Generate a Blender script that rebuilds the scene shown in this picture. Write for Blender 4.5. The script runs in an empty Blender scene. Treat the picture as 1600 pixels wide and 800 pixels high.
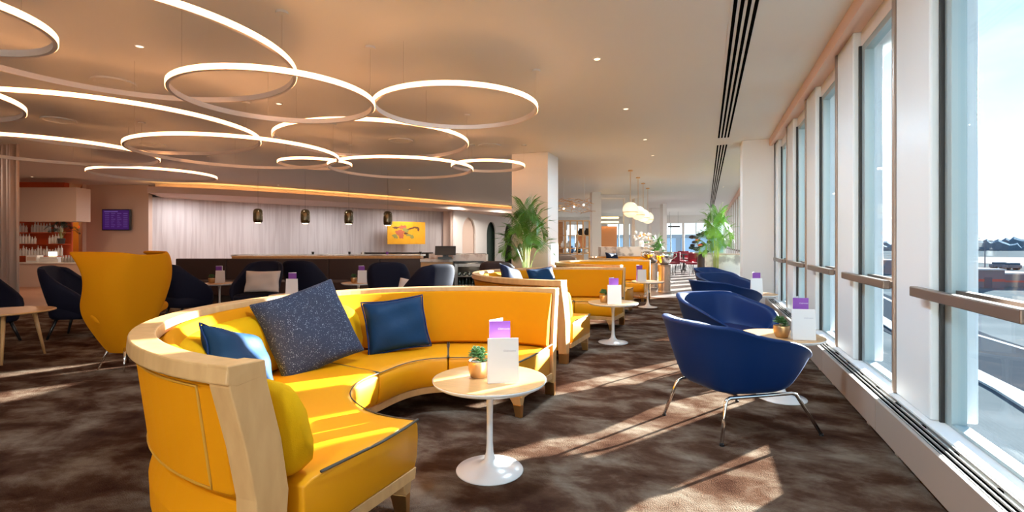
import bpy, bmesh, math, random
from mathutils import Vector, Matrix
random.seed(7)
PI = math.pi; R = math.radians
C = bpy.context.scene.collection
S = bpy.context.scene

# ------------------------------------------------------------------ camera, world, sun, exposure
YAW = R(21.2); EYE = 1.25; F = 780.0
cd = bpy.data.cameras.new('camera'); cam = bpy.data.objects.new('camera', cd); C.objects.link(cam)
cam.location = (0, 0, EYE); cam.rotation_euler = (PI/2, 0, YAW)
cd.sensor_width = 36; cd.lens = 36*F/1600; cd.shift_y = -20/1600; cd.clip_start = .05; cd.clip_end = 3000
S.camera = cam
S.view_settings.view_transform = 'Standard'; S.view_settings.look = 'None'
S.view_settings.exposure = 0.0; S.view_settings.gamma = 1; S.view_settings.use_curve_mapping = False
S.cycles.max_bounces = 8; S.cycles.diffuse_bounces = 4; S.cycles.glossy_bounces = 3
S.cycles.transparent_max_bounces = 16; S.cycles.transmission_bounces = 4
S.cycles.sample_clamp_indirect = 6; S.cycles.caustics_reflective = False; S.cycles.caustics_refractive = False
S.cycles.use_denoising = True

SUN_AZ, SUN_EL, SUN_E = R(57), R(11.6), 82.0
SKY = 1.8
RING_E, FILL_E, PEND_E = 10.5, 24.0, 6.0

def at(px, D, z=0.0):
    """point that stands D metres in front of the lens plane, in the column px of the 1600 wide frame"""
    cx = (px-800)/F*D
    return Vector((cx*math.cos(YAW)-D*math.sin(YAW), D*math.cos(YAW)+cx*math.sin(YAW), z))

def face(dx, dz):   # direction in lens axes (right, away) -> rotation about z
    return math.atan2(dz*math.cos(YAW)+dx*math.sin(YAW), dx*math.cos(YAW)-dz*math.sin(YAW))

w = bpy.data.worlds.new('sky'); S.world = w; w.use_nodes = True
nt = w.node_tree; nt.nodes.clear()
def N(nt, t, **kw):
    n = nt.nodes.new(t)
    for k, v in kw.items():
        setattr(n, k, v)
    return n
tc = N(nt, 'ShaderNodeTexCoord'); sx = N(nt, 'ShaderNodeSeparateXYZ'); nt.links.new(tc.outputs['Generated'], sx.inputs[0])
cr = N(nt, 'ShaderNodeValToRGB'); nt.links.new(sx.outputs['Z'], cr.inputs[0])
e = cr.color_ramp.elements
e[0].position = 0.0; e[0].color = (.80, .88, .93, 1); e[1].position = 1.0; e[1].color = (.10, .28, .62, 1)
for p, c in ((.03, (.93, .97, 1, 1)), (.12, (.80, .93, 1, 1)), (.3, (.45, .72, .95, 1)), (.55, (.2, .45, .8, 1))):
    q = e.new(p); q.color = c
ns = N(nt, 'ShaderNodeTexNoise'); ns.inputs['Scale'].default_value = 2.2; ns.inputs['Detail'].default_value = 7
mp = N(nt, 'ShaderNodeMapping'); mp.inputs['Scale'].default_value = (1, 1, 3.5)
nt.links.new(tc.outputs['Generated'], mp.inputs[0]); nt.links.new(mp.outputs[0], ns.inputs['Vector'])
c2 = N(nt, 'ShaderNodeValToRGB'); c2.color_ramp.elements[0].position = .46; c2.color_ramp.elements[1].position = .72
c2.color_ramp.elements[1].color = (.6, .6, .6, 1)
nt.links.new(ns.outputs['Fac'], c2.inputs[0])
mx = N(nt, 'ShaderNodeMixRGB'); mx.inputs['Color2'].default_value = (1, 1, 1, 1)
nt.links.new(c2.outputs[0], mx.inputs['Fac']); nt.links.new(cr.outputs[0], mx.inputs['Color1'])
bg = N(nt, 'ShaderNodeBackground'); bg.inputs['Strength'].default_value = SKY; nt.links.new(mx.outputs[0], bg.inputs['Color'])
ow = N(nt, 'ShaderNodeOutputWorld'); nt.links.new(bg.outputs[0], ow.inputs[0])

sl = bpy.data.lights.new('sun', 'SUN'); sl.energy = SUN_E; sl.angle = R(.6); sl.color = (1, .95, .87)
sun = bpy.data.objects.new('sun', sl); C.objects.link(sun)
sd = Vector((math.cos(SUN_AZ)*math.cos(SUN_EL), math.sin(SUN_AZ)*math.cos(SUN_EL), math.sin(SUN_EL)))
sun.rotation_euler = (-sd).to_track_quat('-Z', 'Y').to_euler(); sun.location = (20, 30, 10)

# ------------------------------------------------------------------ materials
def mat(name, col, rough=.5, metal=0, sheen=0, emit=0, spec=None, coat=0, bump=None, vary=None, stretch=None, ecol=None, alpha=None):
    m = bpy.data.materials.new(name); m.use_nodes = True; t = m.node_tree; b = t.nodes['Principled BSDF']
    b.inputs['Base Color'].default_value = (*col, 1); b.inputs['Roughness'].default_value = rough
    b.inputs['Metallic'].default_value = metal
    if spec is not None: b.inputs['Specular IOR Level'].default_value = spec
    if coat: b.inputs['Coat Weight'].default_value = coat; b.inputs['Coat Roughness'].default_value = .15
    if sheen:
        b.inputs['Sheen Weight'].default_value = sheen; b.inputs['Sheen Roughness'].default_value = .35
        b.inputs['Sheen Tint'].default_value = (*[min(1, c*3+.25) for c in col], 1)
    if emit:
        b.inputs['Emission Color'].default_value = (*(ecol or col), 1); b.inputs['Emission Strength'].default_value = emit
    if bump or vary:
        tc = N(t, 'ShaderNodeTexCoord'); mp = N(t, 'ShaderNodeMapping'); t.links.new(tc.outputs['Object'], mp.inputs[0])
        if stretch: mp.inputs['Scale'].default_value = stretch
    if vary:      # (scale, other colour, lo, hi)
        n = N(t, 'ShaderNodeTexNoise'); n.inputs['Scale'].default_value = vary[0]; n.inputs['Detail'].default_value = 6
        t.links.new(mp.outputs[0], n.inputs['Vector'])
        r = N(t, 'ShaderNodeValToRGB'); r.color_ramp.elements[0].position = vary[2]; r.color_ramp.elements[1].position = vary[3]
        r.color_ramp.elements[0].color = (*col, 1); r.color_ramp.elements[1].color = (*vary[1], 1)
        t.links.new(n.outputs['Fac'], r.inputs[0]); t.links.new(r.outputs[0], b.inputs['Base Color'])
    if bump:      # (scale, strength, distance)
        n = N(t, 'ShaderNodeTexNoise'); n.inputs['Scale'].default_value = bump[0]; n.inputs['Detail'].default_value = 3
        t.links.new(mp.outputs[0], n.inputs['Vector'])
        u = N(t, 'ShaderNodeBump'); u.inputs['Strength'].default_value = bump[1]; u.inputs['Distance'].default_value = bump[2]
        t.links.new(n.outputs['Fac'], u.inputs['Height']); t.links.new(u.outputs[0], b.inputs['Normal'])
    return m

def glass(name, tint, refl=.08):
    m = bpy.data.materials.new(name); m.use_nodes = True; t = m.node_tree; t.nodes.clear()
    o = N(t, 'ShaderNodeOutputMaterial'); tr = N(t, 'ShaderNodeBsdfTransparent'); tr.inputs[0].default_value = (*tint, 1)
    g = N(t, 'ShaderNodeBsdfGlossy'); g.inputs['Roughness'].default_value = .02; g.inputs[0].default_value = (1, 1, 1, 1)
    lw = N(t, 'ShaderNodeLayerWeight'); lw.inputs['Blend'].default_value = .25
    mu = N(t, 'ShaderNodeMath', operation='MULTIPLY'); mu.inputs[1].default_value = refl
    t.links.new(lw.outputs['Facing'], mu.inputs[0])
    mi = N(t, 'ShaderNodeMixShader'); t.links.new(mu.outputs[0], mi.inputs[0]); t.links.new(tr.outputs[0], mi.inputs[1]); t.links.new(g.outputs[0], mi.inputs[2])
    t.links.new(mi.outputs[0], o.inputs[0]); return m

M = {}
M['oak'] = mat('oak', (.64, .36, .145), .42, vary=(9, (.53, .28, .10), .3, .75), stretch=(2.2, 2.2, .5))
M['oak_top'] = mat('oak_top', (.66, .36, .14), .35, coat=.15, vary=(5, (.56, .31, .12), .3, .75), stretch=(1, 12, 1))
M['oak_orange'] = mat('oak_panel', (.62, .33, .13), .45, vary=(5, (.5, .25, .1), .3, .75), stretch=(1, 1, 8))
M['leather'] = mat('yellow_leather', (.74, .285, .002), .42, spec=.3, coat=.05, bump=(90, .08, .001))
M['fabric'] = mat('yellow_fabric', (.62, .215, .001), .8, spec=.1, bump=(260, .35, .002))
M['fabric_sun'] = mat('sunlit_yellow_fabric', (.70, .34, .002), .85, spec=.1, bump=(260, .45, .002))  # same yellow fabric, sunlight on the back pad put into the colour
M['piping'] = mat('dark_piping', (.06, .045, .03), .6)
M['seam'] = mat('yellow_seam', (.5, .22, .01), .7)
M['brass'] = mat('brass', (.72, .42, .16), .28, 1)
M['brass_pot'] = mat('brass_pot', (.62, .38, .17), .38, .85, bump=(60, .1, .002))
M['chrome'] = mat('chrome', (.75, .73, .70), .12, 1)
M['steel'] = mat('brushed_steel', (.38, .36, .34), .35, 1)
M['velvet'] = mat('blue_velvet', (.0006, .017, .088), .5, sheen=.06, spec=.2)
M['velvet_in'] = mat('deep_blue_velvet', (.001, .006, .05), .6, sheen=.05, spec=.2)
M['pillow_blue'] = mat('petrol_velvet', (.002, .026, .075), .6, spec=.2, sheen=.10, bump=(14, .3, .01))
M['navy'] = mat('navy_upholstery', (.0045, .0045, .016), .75, spec=.25, sheen=.04)
M['navy_pillow'] = mat('navy_velvet', (.004, .010, .04), .7, sheen=.12, spec=.2)
M['cream'] = mat('cream_linen', (.62, .52, .45), .9, bump=(200, .2, .002))
M['white'] = mat('white_lacquer', (.85, .84, .82), .25, coat=.3)
M['wall'] = mat('white_paint', (.80, .78, .76), .6, bump=(120, .03, .001))
M['ceiling'] = mat('ceiling_paint', (.69, .68, .65), .55)
M['peach'] = mat('peach_paint', (.66, .46, .37), .6)
M['pink'] = mat('blush_paint', (.72, .55, .46), .6)
M['taupe'] = mat('taupe_metal', (.34, .26, .21), .35, .5)
M['bronze'] = mat('bronze_anodised', (.20, .15, .12), .35, .7)
M['pier'] = mat('pier_paint', (.82, .87, .89), .35)
M['gasket'] = mat('black_gasket', (.01, .01, .012), .5)
M['frame'] = mat('grey_frame', (.36, .45, .47), .4, .3)
M['black'] = mat('black_plastic', (.012, .012, .013), .35)
M['dark'] = mat('dark_recess', (.004, .004, .004), .9, spec=0)
M['grille'] = mat('grille_slats', (.62, .58, .54), .3, .6)
M['heater'] = mat('heater_casing', (.34, .27, .225), .45)
M['brown'] = mat('brown_hide', (.045, .024, .02), .5, bump=(60, .06, .002))
M['choc'] = mat('chocolate_base', (.03, .02, .018), .6)
M['soil'] = mat('soil', (.03, .018, .01), .9, bump=(60, .8, .02))
M['leaf'] = mat('palm_leaf', (.10, .28, .03), .4, vary=(3, (.04, .13, .02), .35, .7))
M['leafb'] = mat('bright_leaf', (.22, .42, .05), .4, vary=(3, (.08, .24, .02), .35, .7))
M['succ'] = mat('succulent_leaf', (.09, .2, .06), .4, vary=(20, (.04, .11, .03), .4, .7))
M['stem'] = mat('palm_stem', (.35, .42, .12), .5)
M['purple'] = mat('purple_card', (.22, .055, .36), .5)
M['paper'] = mat('white_card', (.88, .87, .86), .55)
M['pale_ink'] = mat('pale_ink', (.75, .72, .8), .5)
M['grey_ink'] = mat('grey_ink', (.55, .55, .6), .5)
M['marble'] = mat('veined_marble', (.80, .78, .76), .2, vary=(3.0, (.36, .34, .34), .52, .62), coat=.2)
M['marble_warm'] = mat('warm_marble', (.80, .68, .58), .25, vary=(5.0, (.48, .32, .24), .52, .66))
M['ring_metal'] = mat('ring_white_metal', (.80, .70, .64), .4)
M['led'] = mat('led_strip', (1, .86, .62), .5, emit=RING_E, ecol=(1, .46, .19))
M['cove'] = mat('cove_led', (1, .7, .35), .5, emit=12, ecol=(1, .62, .22))
M['globe'] = mat('opal_globe', (.9, .85, .75), .3, emit=.9, ecol=(1, .80, .50))
M['bulb'] = mat('lamp_glow', (1, .9, .8), .5, emit=PEND_E, ecol=(1, .8, .55))
M['down'] = mat('downlight_glow', (1, .9, .8), .5, emit=3, ecol=(1, .75, .5))
M['smoke'] = mat('smoked_brass_glass', (.10, .07, .03), .15, .6, coat=.5)
M['green'] = mat('dark_green_paint', (.02, .045, .035), .6)
M['orange'] = mat('orange_backing', (.62, .10, .03), .5)
M['amber'] = mat('amber_wall', (.75, .30, .04), .6)
M['sheer'] = mat('blush_curtain', (.62, .46, .38), .9)
M['copper'] = mat('copper_screen', (.85, .36, .14), .5)
M['red'] = mat('dark_red_upholstery', (.22, .012, .03), .7)
M['silver'] = mat('hammered_silver', (.8, .78, .76), .15, 1, bump=(40, .4, .01))
M['petal'] = mat('white_petal', (.85, .83, .8), .6)
M['blueglass'] = mat('blue_bottle', (.02, .1, .3), .1)
M['bottle'] = mat('wine_bottle', (.012, .02, .01), .1, coat=.5)
M['screen'] = mat('purple_screen', (.06, .02, .16), .3, emit=.25, ecol=(.10, .02, .30))
M['row'] = mat('screen_rows', (.3, .25, .7), .3, emit=.12, ecol=(.35, .25, .9))
M['art_yellow'] = mat('yellow_canvas', (.80, .36, .005), .6, vary=(4, (.85, .42, .01), .4, .7))
M['art_brown'] = mat('brown_paint_mark', (.14, .05, .02), .6)
M['art_red'] = mat('red_paint_mark', (.5, .12, .05), .6)
M['art_olive'] = mat('olive_paint_mark', (.30, .27, .06), .6)
M['glass'] = glass('window_glass', (.92, .97, .99), .13)
M['glass_clear'] = glass('clear_glass', (.95, .96, .95), .3)

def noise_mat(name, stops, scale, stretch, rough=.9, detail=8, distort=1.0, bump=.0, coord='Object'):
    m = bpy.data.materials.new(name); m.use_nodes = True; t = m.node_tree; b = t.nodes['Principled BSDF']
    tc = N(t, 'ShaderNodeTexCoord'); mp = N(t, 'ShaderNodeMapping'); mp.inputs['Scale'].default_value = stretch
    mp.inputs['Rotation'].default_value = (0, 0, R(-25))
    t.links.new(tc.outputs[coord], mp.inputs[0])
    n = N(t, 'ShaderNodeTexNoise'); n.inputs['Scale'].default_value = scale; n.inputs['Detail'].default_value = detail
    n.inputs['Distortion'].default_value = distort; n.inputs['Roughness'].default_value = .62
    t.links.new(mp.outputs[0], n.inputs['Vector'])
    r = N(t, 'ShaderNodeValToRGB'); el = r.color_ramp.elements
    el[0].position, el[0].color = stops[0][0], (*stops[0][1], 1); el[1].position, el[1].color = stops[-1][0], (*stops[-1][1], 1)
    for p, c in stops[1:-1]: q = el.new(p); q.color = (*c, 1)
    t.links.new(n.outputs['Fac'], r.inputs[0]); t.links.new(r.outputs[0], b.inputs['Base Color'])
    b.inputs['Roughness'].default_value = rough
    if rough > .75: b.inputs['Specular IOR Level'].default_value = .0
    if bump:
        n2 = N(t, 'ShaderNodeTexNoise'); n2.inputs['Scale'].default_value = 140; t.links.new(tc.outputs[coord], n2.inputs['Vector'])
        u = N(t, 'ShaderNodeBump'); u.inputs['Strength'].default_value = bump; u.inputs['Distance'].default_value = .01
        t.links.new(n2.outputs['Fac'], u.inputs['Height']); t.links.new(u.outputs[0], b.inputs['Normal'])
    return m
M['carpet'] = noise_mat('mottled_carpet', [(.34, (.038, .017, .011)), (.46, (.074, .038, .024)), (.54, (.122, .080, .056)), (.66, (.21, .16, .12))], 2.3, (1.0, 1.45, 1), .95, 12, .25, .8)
M['farfloor'] = noise_mat('far_timber_floor', [(.3, (.15, .12, .115)), (.7, (.21, .17, .16))], .6, (1, 4, 1), .4, 4, .2)
M['timber'] = noise_mat('rosy_timber_floor', [(.3, (.42, .20, .12)), (.7, (.5, .27, .17))], .6, (1, 4, 1), .4, 4, .2)
M['apron'] = noise_mat('concrete_apron', [(.35, (.06, .075, .085)), (.65, (.11, .125, .135))], .03, (1, 3, 1), .9, 6, .3)
M['roofm'] = noise_mat('flat_roof_felt', [(.3, (.07, .10, .12)), (.7, (.11, .15, .17))], .5, (1, 1, 1), .8, 5, .3)
def sparkle():
    m = mat('speckled_knit', (.035, .045, .085), .85, sheen=.15); t = m.node_tree; b = t.nodes['Principled BSDF']
    tc = N(t, 'ShaderNodeTexCoord'); v = N(t, 'ShaderNodeTexVoronoi'); v.inputs['Scale'].default_value = 120
    t.links.new(tc.outputs['Object'], v.inputs['Vector'])
    r = N(t, 'ShaderNodeValToRGB'); r.color_ramp.elements[0].position = .06; r.color_ramp.elements[0].color = (.36, .42, .52, 1)
    r.color_ramp.elements[1].position = .26; r.color_ramp.elements[1].color = (.016, .024, .055, 1)
    n = N(t, 'ShaderNodeTexNoise'); n.inputs['Scale'].default_value = 45; t.links.new(tc.outputs['Object'], n.inputs['Vector'])
    a = N(t, 'ShaderNodeMath', operation='MULTIPLY_ADD'); t.links.new(n.outputs['Fac'], a.inputs[0]); a.inputs[1].default_value = .6
    s = N(t, 'ShaderNodeMath', operation='SUBTRACT'); s.inputs[1].default_value = .3; t.links.new(v.outputs['Distance'], s.inputs[0])
    t.links.new(s.outputs[0], a.inputs[2]); t.links.new(a.outputs[0], r.inputs[0]); t.links.new(r.outputs[0], b.inputs['Base Color'])
    return m
M['sparkle'] = sparkle()
def ribbed():
    m = mat('pleated_wall', (.62, .60, .62), .5); t = m.node_tree; b = t.nodes['Principled BSDF']
    tc = N(t, 'ShaderNodeTexCoord'); mp = N(t, 'ShaderNodeMapping'); mp.inputs['Scale'].default_value = (11, 11, .5)
    t.links.new(tc.outputs['Object'], mp.inputs[0])
    n = N(t, 'ShaderNodeTexNoise'); n.inputs['Scale'].default_value = 1.0; n.inputs['Detail'].default_value = 2; n.inputs['Distortion'].default_value = .5
    t.links.new(mp.outputs[0], n.inputs['Vector'])
    r = N(t, 'ShaderNodeValToRGB'); r.color_ramp.elements[0].position = .38; r.color_ramp.elements[0].color = (.60, .56, .58, 1)
    r.color_ramp.elements[1].position = .56; r.color_ramp.elements[1].color = (.70, .67, .69, 1)
    t.links.new(n.outputs['Fac'], r.inputs[0]); t.links.new(r.outputs[0], b.inputs['Base Color'])
    u = N(t, 'ShaderNodeBump'); u.inputs['Strength'].default_value = .5; u.inputs['Distance'].default_value = .03
    t.links.new(n.outputs['Fac'], u.inputs['Height']); t.links.new(u.outputs[0], b.inputs['Normal'])
    return m
M['ribbed'] = ribbed()

# ------------------------------------------------------------------ helpers
ORD = ['first', 'second', 'third', 'fourth', 'fifth', 'sixth', 'seventh', 'eighth', 'ninth', 'tenth', 'eleventh', 'twelfth', 'thirteenth', 'fourteenth', 'fifteenth']
def empty(name, loc=(0, 0, 0), rz=0.0, label=None, cat=None, group=None, kind=None):
    o = bpy.data.objects.new(name, None); o.empty_display_size = .1; C.objects.link(o)
    o.location = loc; o.rotation_euler = (0, 0, rz); tag(o, label, cat, group, kind); return o
def tag(o, label=None, cat=None, group=None, kind=None):
    if label: o['label'] = label
    if cat: o['category'] = cat
    if group: o['group'] = group
    if kind: o['kind'] = kind
    return o
def mk(name, bm, m, parent=None, smooth=False, bevel=0, sub=0, seg=2, label=None, solid=0):
    bmesh.ops.recalc_face_normals(bm, faces=bm.faces)
    me = bpy.data.meshes.new(name); bm.to_mesh(me); bm.free()
    ms = m if isinstance(m, (list, tuple)) else [m]
    for q in ms: me.materials.append(M[q] if isinstance(q, str) else q)
    o = bpy.data.objects.new(name, me); C.objects.link(o)
    if parent: o.parent = parent
    if smooth:
        for p in me.polygons: p.use_smooth = True
    if solid:
        s = o.modifiers.new('s', 'SOLIDIFY'); s.thickness = solid; s.offset = 0
    if bevel:
        b = o.modifiers.new('b', 'BEVEL'); b.width = bevel; b.segments = seg; b.limit_method = 'ANGLE'; b.angle_limit = R(40)
    if sub:
        s = o.modifiers.new('ss', 'SUBSURF'); s.levels = sub; s.render_levels = sub
    if label: o['label'] = label
    return o
def nb(): return bmesh.new()
def box(bm, x0, x1, y0, y1, z0, z1, mtx=None, mi=0):
    vs = [bm.verts.new((x, y, z)) for x in (x0, x1) for y in (y0, y1) for z in (z0, z1)]
    if mtx is not None:
        for v in vs: v.co = mtx @ v.co
    for f in ((0, 1, 3, 2), (4, 6, 7, 5), (0, 4, 5, 1), (2, 3, 7, 6), (0, 2, 6, 4), (1, 5, 7, 3)):
        q = bm.faces.new([vs[i] for i in f]); q.material_index = mi
    return bm
def B(*a, **k): return box(nb(), *a, **k)
def lathe(bm, prof, n=24, c=(0, 0), cap=True):
    rings = []
    for r, z in prof:
        if r < 1e-5: rings.append([bm.verts.new((c[0], c[1], z))])
        else: rings.append([bm.verts.new((c[0]+r*math.cos(2*PI*i/n), c[1]+r*math.sin(2*PI*i/n), z)) for i in range(n)])
    for a, b in zip(rings, rings[1:]):
        for i in range(n):
            j = (i+1) % n
            if len(a) == 1 and len(b) == 1: break
            if len(a) == 1: bm.faces.new((a[0], b[i], b[j]))
            elif len(b) == 1: bm.faces.new((a[i], a[j], b[0]))
            else: bm.faces.new((a[i], a[j], b[j], b[i]))
    if cap:
        for q in (rings[0], rings[-1]):
            if len(q) > 1: bm.faces.new(q)
    return bm
def tube(bm, pts, r, n=8, closed=False):
    pts = [Vector(p) for p in pts]; L = len(pts)
    rad = r if isinstance(r, (list, tuple)) else [r]*L
    rings = []; prev = None
    for i, p in enumerate(pts):
        if closed: t = (pts[(i+1) % L]-pts[i-1]).normalized()
        else: t = (pts[min(i+1, L-1)]-pts[max(i-1, 0)]).normalized()
        if prev is None:
            a = t.orthogonal().normalized()
        else: a = (prev - t*prev.dot(t)).normalized()
        prev = a; b = t.cross(a)
        rings.append([bm.verts.new(p+(a*math.cos(2*PI*k/n)+b*math.sin(2*PI*k/n))*rad[i]) for k in range(n)])
    seq = list(zip(rings, rings[1:]+([rings[0]] if closed else [])))
    if not closed: seq = list(zip(rings, rings[1:]))
    for a, b in seq:
        for k in range(n): bm.faces.new((a[k], a[(k+1) % n], b[(k+1) % n], b[k]))
    if not closed: bm.faces.new(rings[0]); bm.faces.new(rings[-1])
    return bm
def loft(bm, secs, closed_prof=True, caps=True, closed_path=False):
    """secs: list of lists of points; closed profile swept along"""
    V = [[bm.verts.new(p) for p in s] for s in secs]
    n = len(V[0]); pr = list(zip(V, V[1:]))
    if closed_path: pr.append((V[-1], V[0]))
    for a, b in pr:
        for k in range(n if closed_prof else n-1):
            bm.faces.new((a[k], a[(k+1) % n], b[(k+1) % n], b[k]))
    if caps and closed_prof and not closed_path: bm.faces.new(V[0]); bm.faces.new(V[-1])
    return bm
def arc(prof, a0, a1, n, cap=True):
    """sweep prof(a)->[(r,z)] round the z axis"""
    bm = nb(); secs = []
    for i in range(n+1):
        a = a0+(a1-a0)*i/n; ca, sa = math.cos(a), math.sin(a)
        secs.append([(r*ca, r*sa, z) for r, z in prof(a)])
    return loft(bm, secs, True, cap)
def copy_tree(o, parent=None, label=None, loc=None, rz=None, group=None):
    c = o.copy(); C.objects.link(c)
    if parent: c.parent = parent
    for ch in list(o.children): copy_tree(ch, c)
    if label: c['label'] = label
    if group: c['group'] = group
    if loc is not None: c.location = loc
    if rz is not None: c.rotation_euler = (0, 0, rz)
    return c
def prism(bm, outline, z0, z1, fn=None):
    a = [bm.verts.new((x, y, z0)) for x, y in outline]; b = [bm.verts.new((x, y, z1)) for x, y in outline]
    bm.faces.new(a); bm.faces.new(b); n = len(a)
    for i in range(n): bm.faces.new((a[i], a[(i+1) % n], b[(i+1) % n], b[i]))
    if fn:
        for v in a+b: v.co = fn(v.co)
    return bm
def struct(name, bm, m, parent=None, **k):
    o = mk(name, bm, m, parent, **k)
    if parent is None: o['kind'] = 'structure'
    return o

CEIL = 3.15
# ------------------------------------------------------------------ room shell
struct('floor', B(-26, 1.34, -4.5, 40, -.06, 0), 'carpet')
struct('floor_far', B(-7.2, 1.34, 11.9, 40, 0, .006), 'farfloor')
fl = struct('floor_left', B(-26, -12.2, 0, 14, 0, .006), 'timber')
struct('ceiling', B(-26, 1.10, -4.5, 40, CEIL, CEIL+.12), 'ceiling')
struct('wall_back', B(-26, 1.6, -4.7, -4.5, 0, 3.3), 'wall')
struct('wall_left', B(-26.2, -26, -4.5, 40, 0, 3.3), 'amber')

# window wall along x = 1.22 : piers, windows, rails
P0, PITCH, PW = 3.48, 1.58, .58
NB = 24
bm = nb()
box(bm, 1.08, 1.13, -4.5, 40, 3.02, 3.3); box(bm, 1.13, 1.5, -4.5, 40, 3.06, 3.3)
struct('trim_1', bm, 'peach')
bm = nb(); box(bm, 1.24, 1.5, -4.5, 40, 2.93, 3.06); struct('trim_2', bm, 'wall')
struct('wall_right', B(1.26, 1.33, -4.5, 40, -.06, .20), 'wall')
tn = 3
for k in range(-5, NB-5):
    y = P0+k*PITCH
    if y > 39: break
    p = struct('trim_%d' % tn, B(1.18, 1.40, y, y+PW-.04, .25, 3.06), 'pier', bevel=.012); tn += 1
    struct('pier_edge', B(1.165, 1.40, y+PW-.04, y+PW, .25, 3.06), 'taupe', p, bevel=.012)
    g0, g1 = y+PW, y+PITCH
    wn = struct('window_%d' % (k+6), B(1.27, 1.28, g0, g1, .25, 2.94), 'glass')
    bm = nb(); box(bm, 1.24, 1.31, g1-.10, g1-.02, .25, 2.93); box(bm, 1.24, 1.31, g0, g0+.03, .25, 2.93)
    box(bm, 1.24, 1.31, g0+.03, g1-.10, 2.87, 2.93); box(bm, 1.24, 1.31, g0+.03, g1-.10, .25, .27)
    struct('window_frame', bm, 'frame', wn, bevel=.004)
    struct('gasket', B(1.22, 1.26, g1-.02, g1-.003, .25, 2.93), 'gasket', wn)
    struct('transom', B(1.26, 1.30, g0+.03, g1-.1, .94, .995), 'bronze', wn)
    bm = nb(); box(bm, 1.115, 1.16, g0-.01, g1+.10, .94, .998); box(bm, 1.16, 1.185, g1+.03, g1+.09, .945, .99); box(bm, 1.16, 1.25, g0+.0, g0+.02, .945, .99)
    struct('guard_rail', bm, 'bronze', wn, bevel=.006)
struct('trim_%d' % tn, B(1.145, 1.30, -4.5, 40, .20, .25), 'wall', bevel=.006); tn += 1

# convector heaters below the windows
hp = None
hl = ['cream low convector heater under the nearest window, cut by the frame edge', 'cream low convector heater beside the near blue chair',
      'cream low convector heater behind the near window table', 'cream low convector heater beside the second blue chair',
      'cream low convector heater beside the third blue chair', 'cream low convector heater in front of the window column']
for i, k in enumerate(range(-1, 4)):
    y = P0+k*PITCH+.35
    if hp is None:
        hp = empty('convector_heater', (1.015, y, 0), 0, hl[i], 'heater', 'convector heaters along the window wall')
        bm = nb(); box(bm, 0, .022, .004, PITCH-.004, .045, .25); box(bm, .022, .125, .004, PITCH-.004, .05, .075)
        mk('casing', bm, 'heater', hp, bevel=.003)
        bm = nb(); box(bm, .022, .13, .004, PITCH-.004, .20, .205); mk('recess', bm, 'dark', hp)
        bm = nb()
        for j in range(5): box(bm, .022, .13, .01+j*(PITCH-.03)/4, .016+j*(PITCH-.03)/4, .205, .238)
        mk('grille_support', bm, 'dark', hp)
        bm = nb()
        for j in range(4): box(bm, .030+j*.0295, .035+j*.0295, .004, PITCH-.004, .238, .248)
        mk('grille', bm, 'grille', hp)
        for yy in (.25, PITCH-.3): mk('foot', B(.03, .10, yy, yy+.05, 0, .05), 'heater', hp)
    else:
        copy_tree(hp, None, hl[i], (1.015, y, 0))

# columns
def column(n, x0, x1, y0, y1, m='wall'):
    bm = nb(); box(bm, x0, x1, y0, y1, 0, CEIL)
    return struct('wall_column_%d' % n, bm, m, bevel=.01)
column(1, -3.86, -3.05, 9.93, 10.70)
column(2, .63, 1.16, 10.15, 10.75)

# far end wall with windows
def wall_open(name, y, spans, top, bot, m='wall', x0=-26, x1=1.5):
    bm = nb(); box(bm, x0, x1, y, y+.2, top, CEIL+.1); box(bm, x0, x1, y, y+.2, 0, bot)
    c = x0
    for a, b in spans: box(bm, c, a, y, y+.2, bot, top); c = b
    box(bm, c, x1, y, y+.2, bot, top)
    return struct(name, bm, m)
sp = [(-9.6, -8.4), (-6.6, -5.0), (-3.0, -1.5), (-1.35, .15), (.25, 1.1)]
wall_open('wall_far', 36, sp, 2.62, .6)
for i, (a, b) in enumerate(sp):
    wd = struct('window_%d' % (30+i), B(a, b, 36.08, 36.09, .6, 2.62), 'glass')
    bm = nb(); box(bm, (a+b)/2-.03, (a+b)/2+.03, 36.05, 36.12, .6, 2.62); box(bm, a, b, 36.05, 36.12, .6, .66)
    struct('window_frame', bm, 'frame', wd)
# added backdrop block beyond the far windows
# left: curtain, retail alcove, TV wall
LW = [at(232, 16.4), at(330, 18), at(450, 20), at(580, 22.2), at(705, 24.5)]
bm = nb(); pts = []
for a, b in zip(LW, LW[1:]):
    for i in range(10): pts.append(a.lerp(b, i/10))
pts.append(LW[-1])
n = [Vector((-.35, .93, 0))]*len(pts)
loft(bm, [[(p.x, p.y, 0), (p.x, p.y, 2.78), (p.x-.1, p.y+.3, 2.78), (p.x-.1, p.y+.3, 0)] for p in pts])
struct('wall_pleated', bm, 'ribbed', smooth=False)
a, b = at(135, 16.2), at(232, 16.3)
def slab(p, q, z0, z1, th=.2, back=True):
    d = (q-p).normalized(); nrm = Vector((-d.y, d.x, 0))*th
    bm = nb(); return prism(bm, [(p.x, p.y), (q.x, q.y), (q.x+nrm.x, q.y+nrm.y), (p.x+nrm.x, p.y+nrm.y)], z0, z1)
struct('wall_screen', slab(a, b, 0, CEIL), 'pink')
struct('wall_reveal', slab(at(135, 16.2), at(128, 18.6), 0, CEIL, .1), 'pink')
struct('wall_amber', slab(at(60, 18.2), at(150, 18.4), 0, CEIL), 'amber')
struct('wall_alcove', slab(at(-60, 15.4), at(100, 15.6), 0, CEIL), 'orange')
struct('wall_end', slab(at(-260, 12), at(-60, 15.4), 0, CEIL), 'peach')
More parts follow.
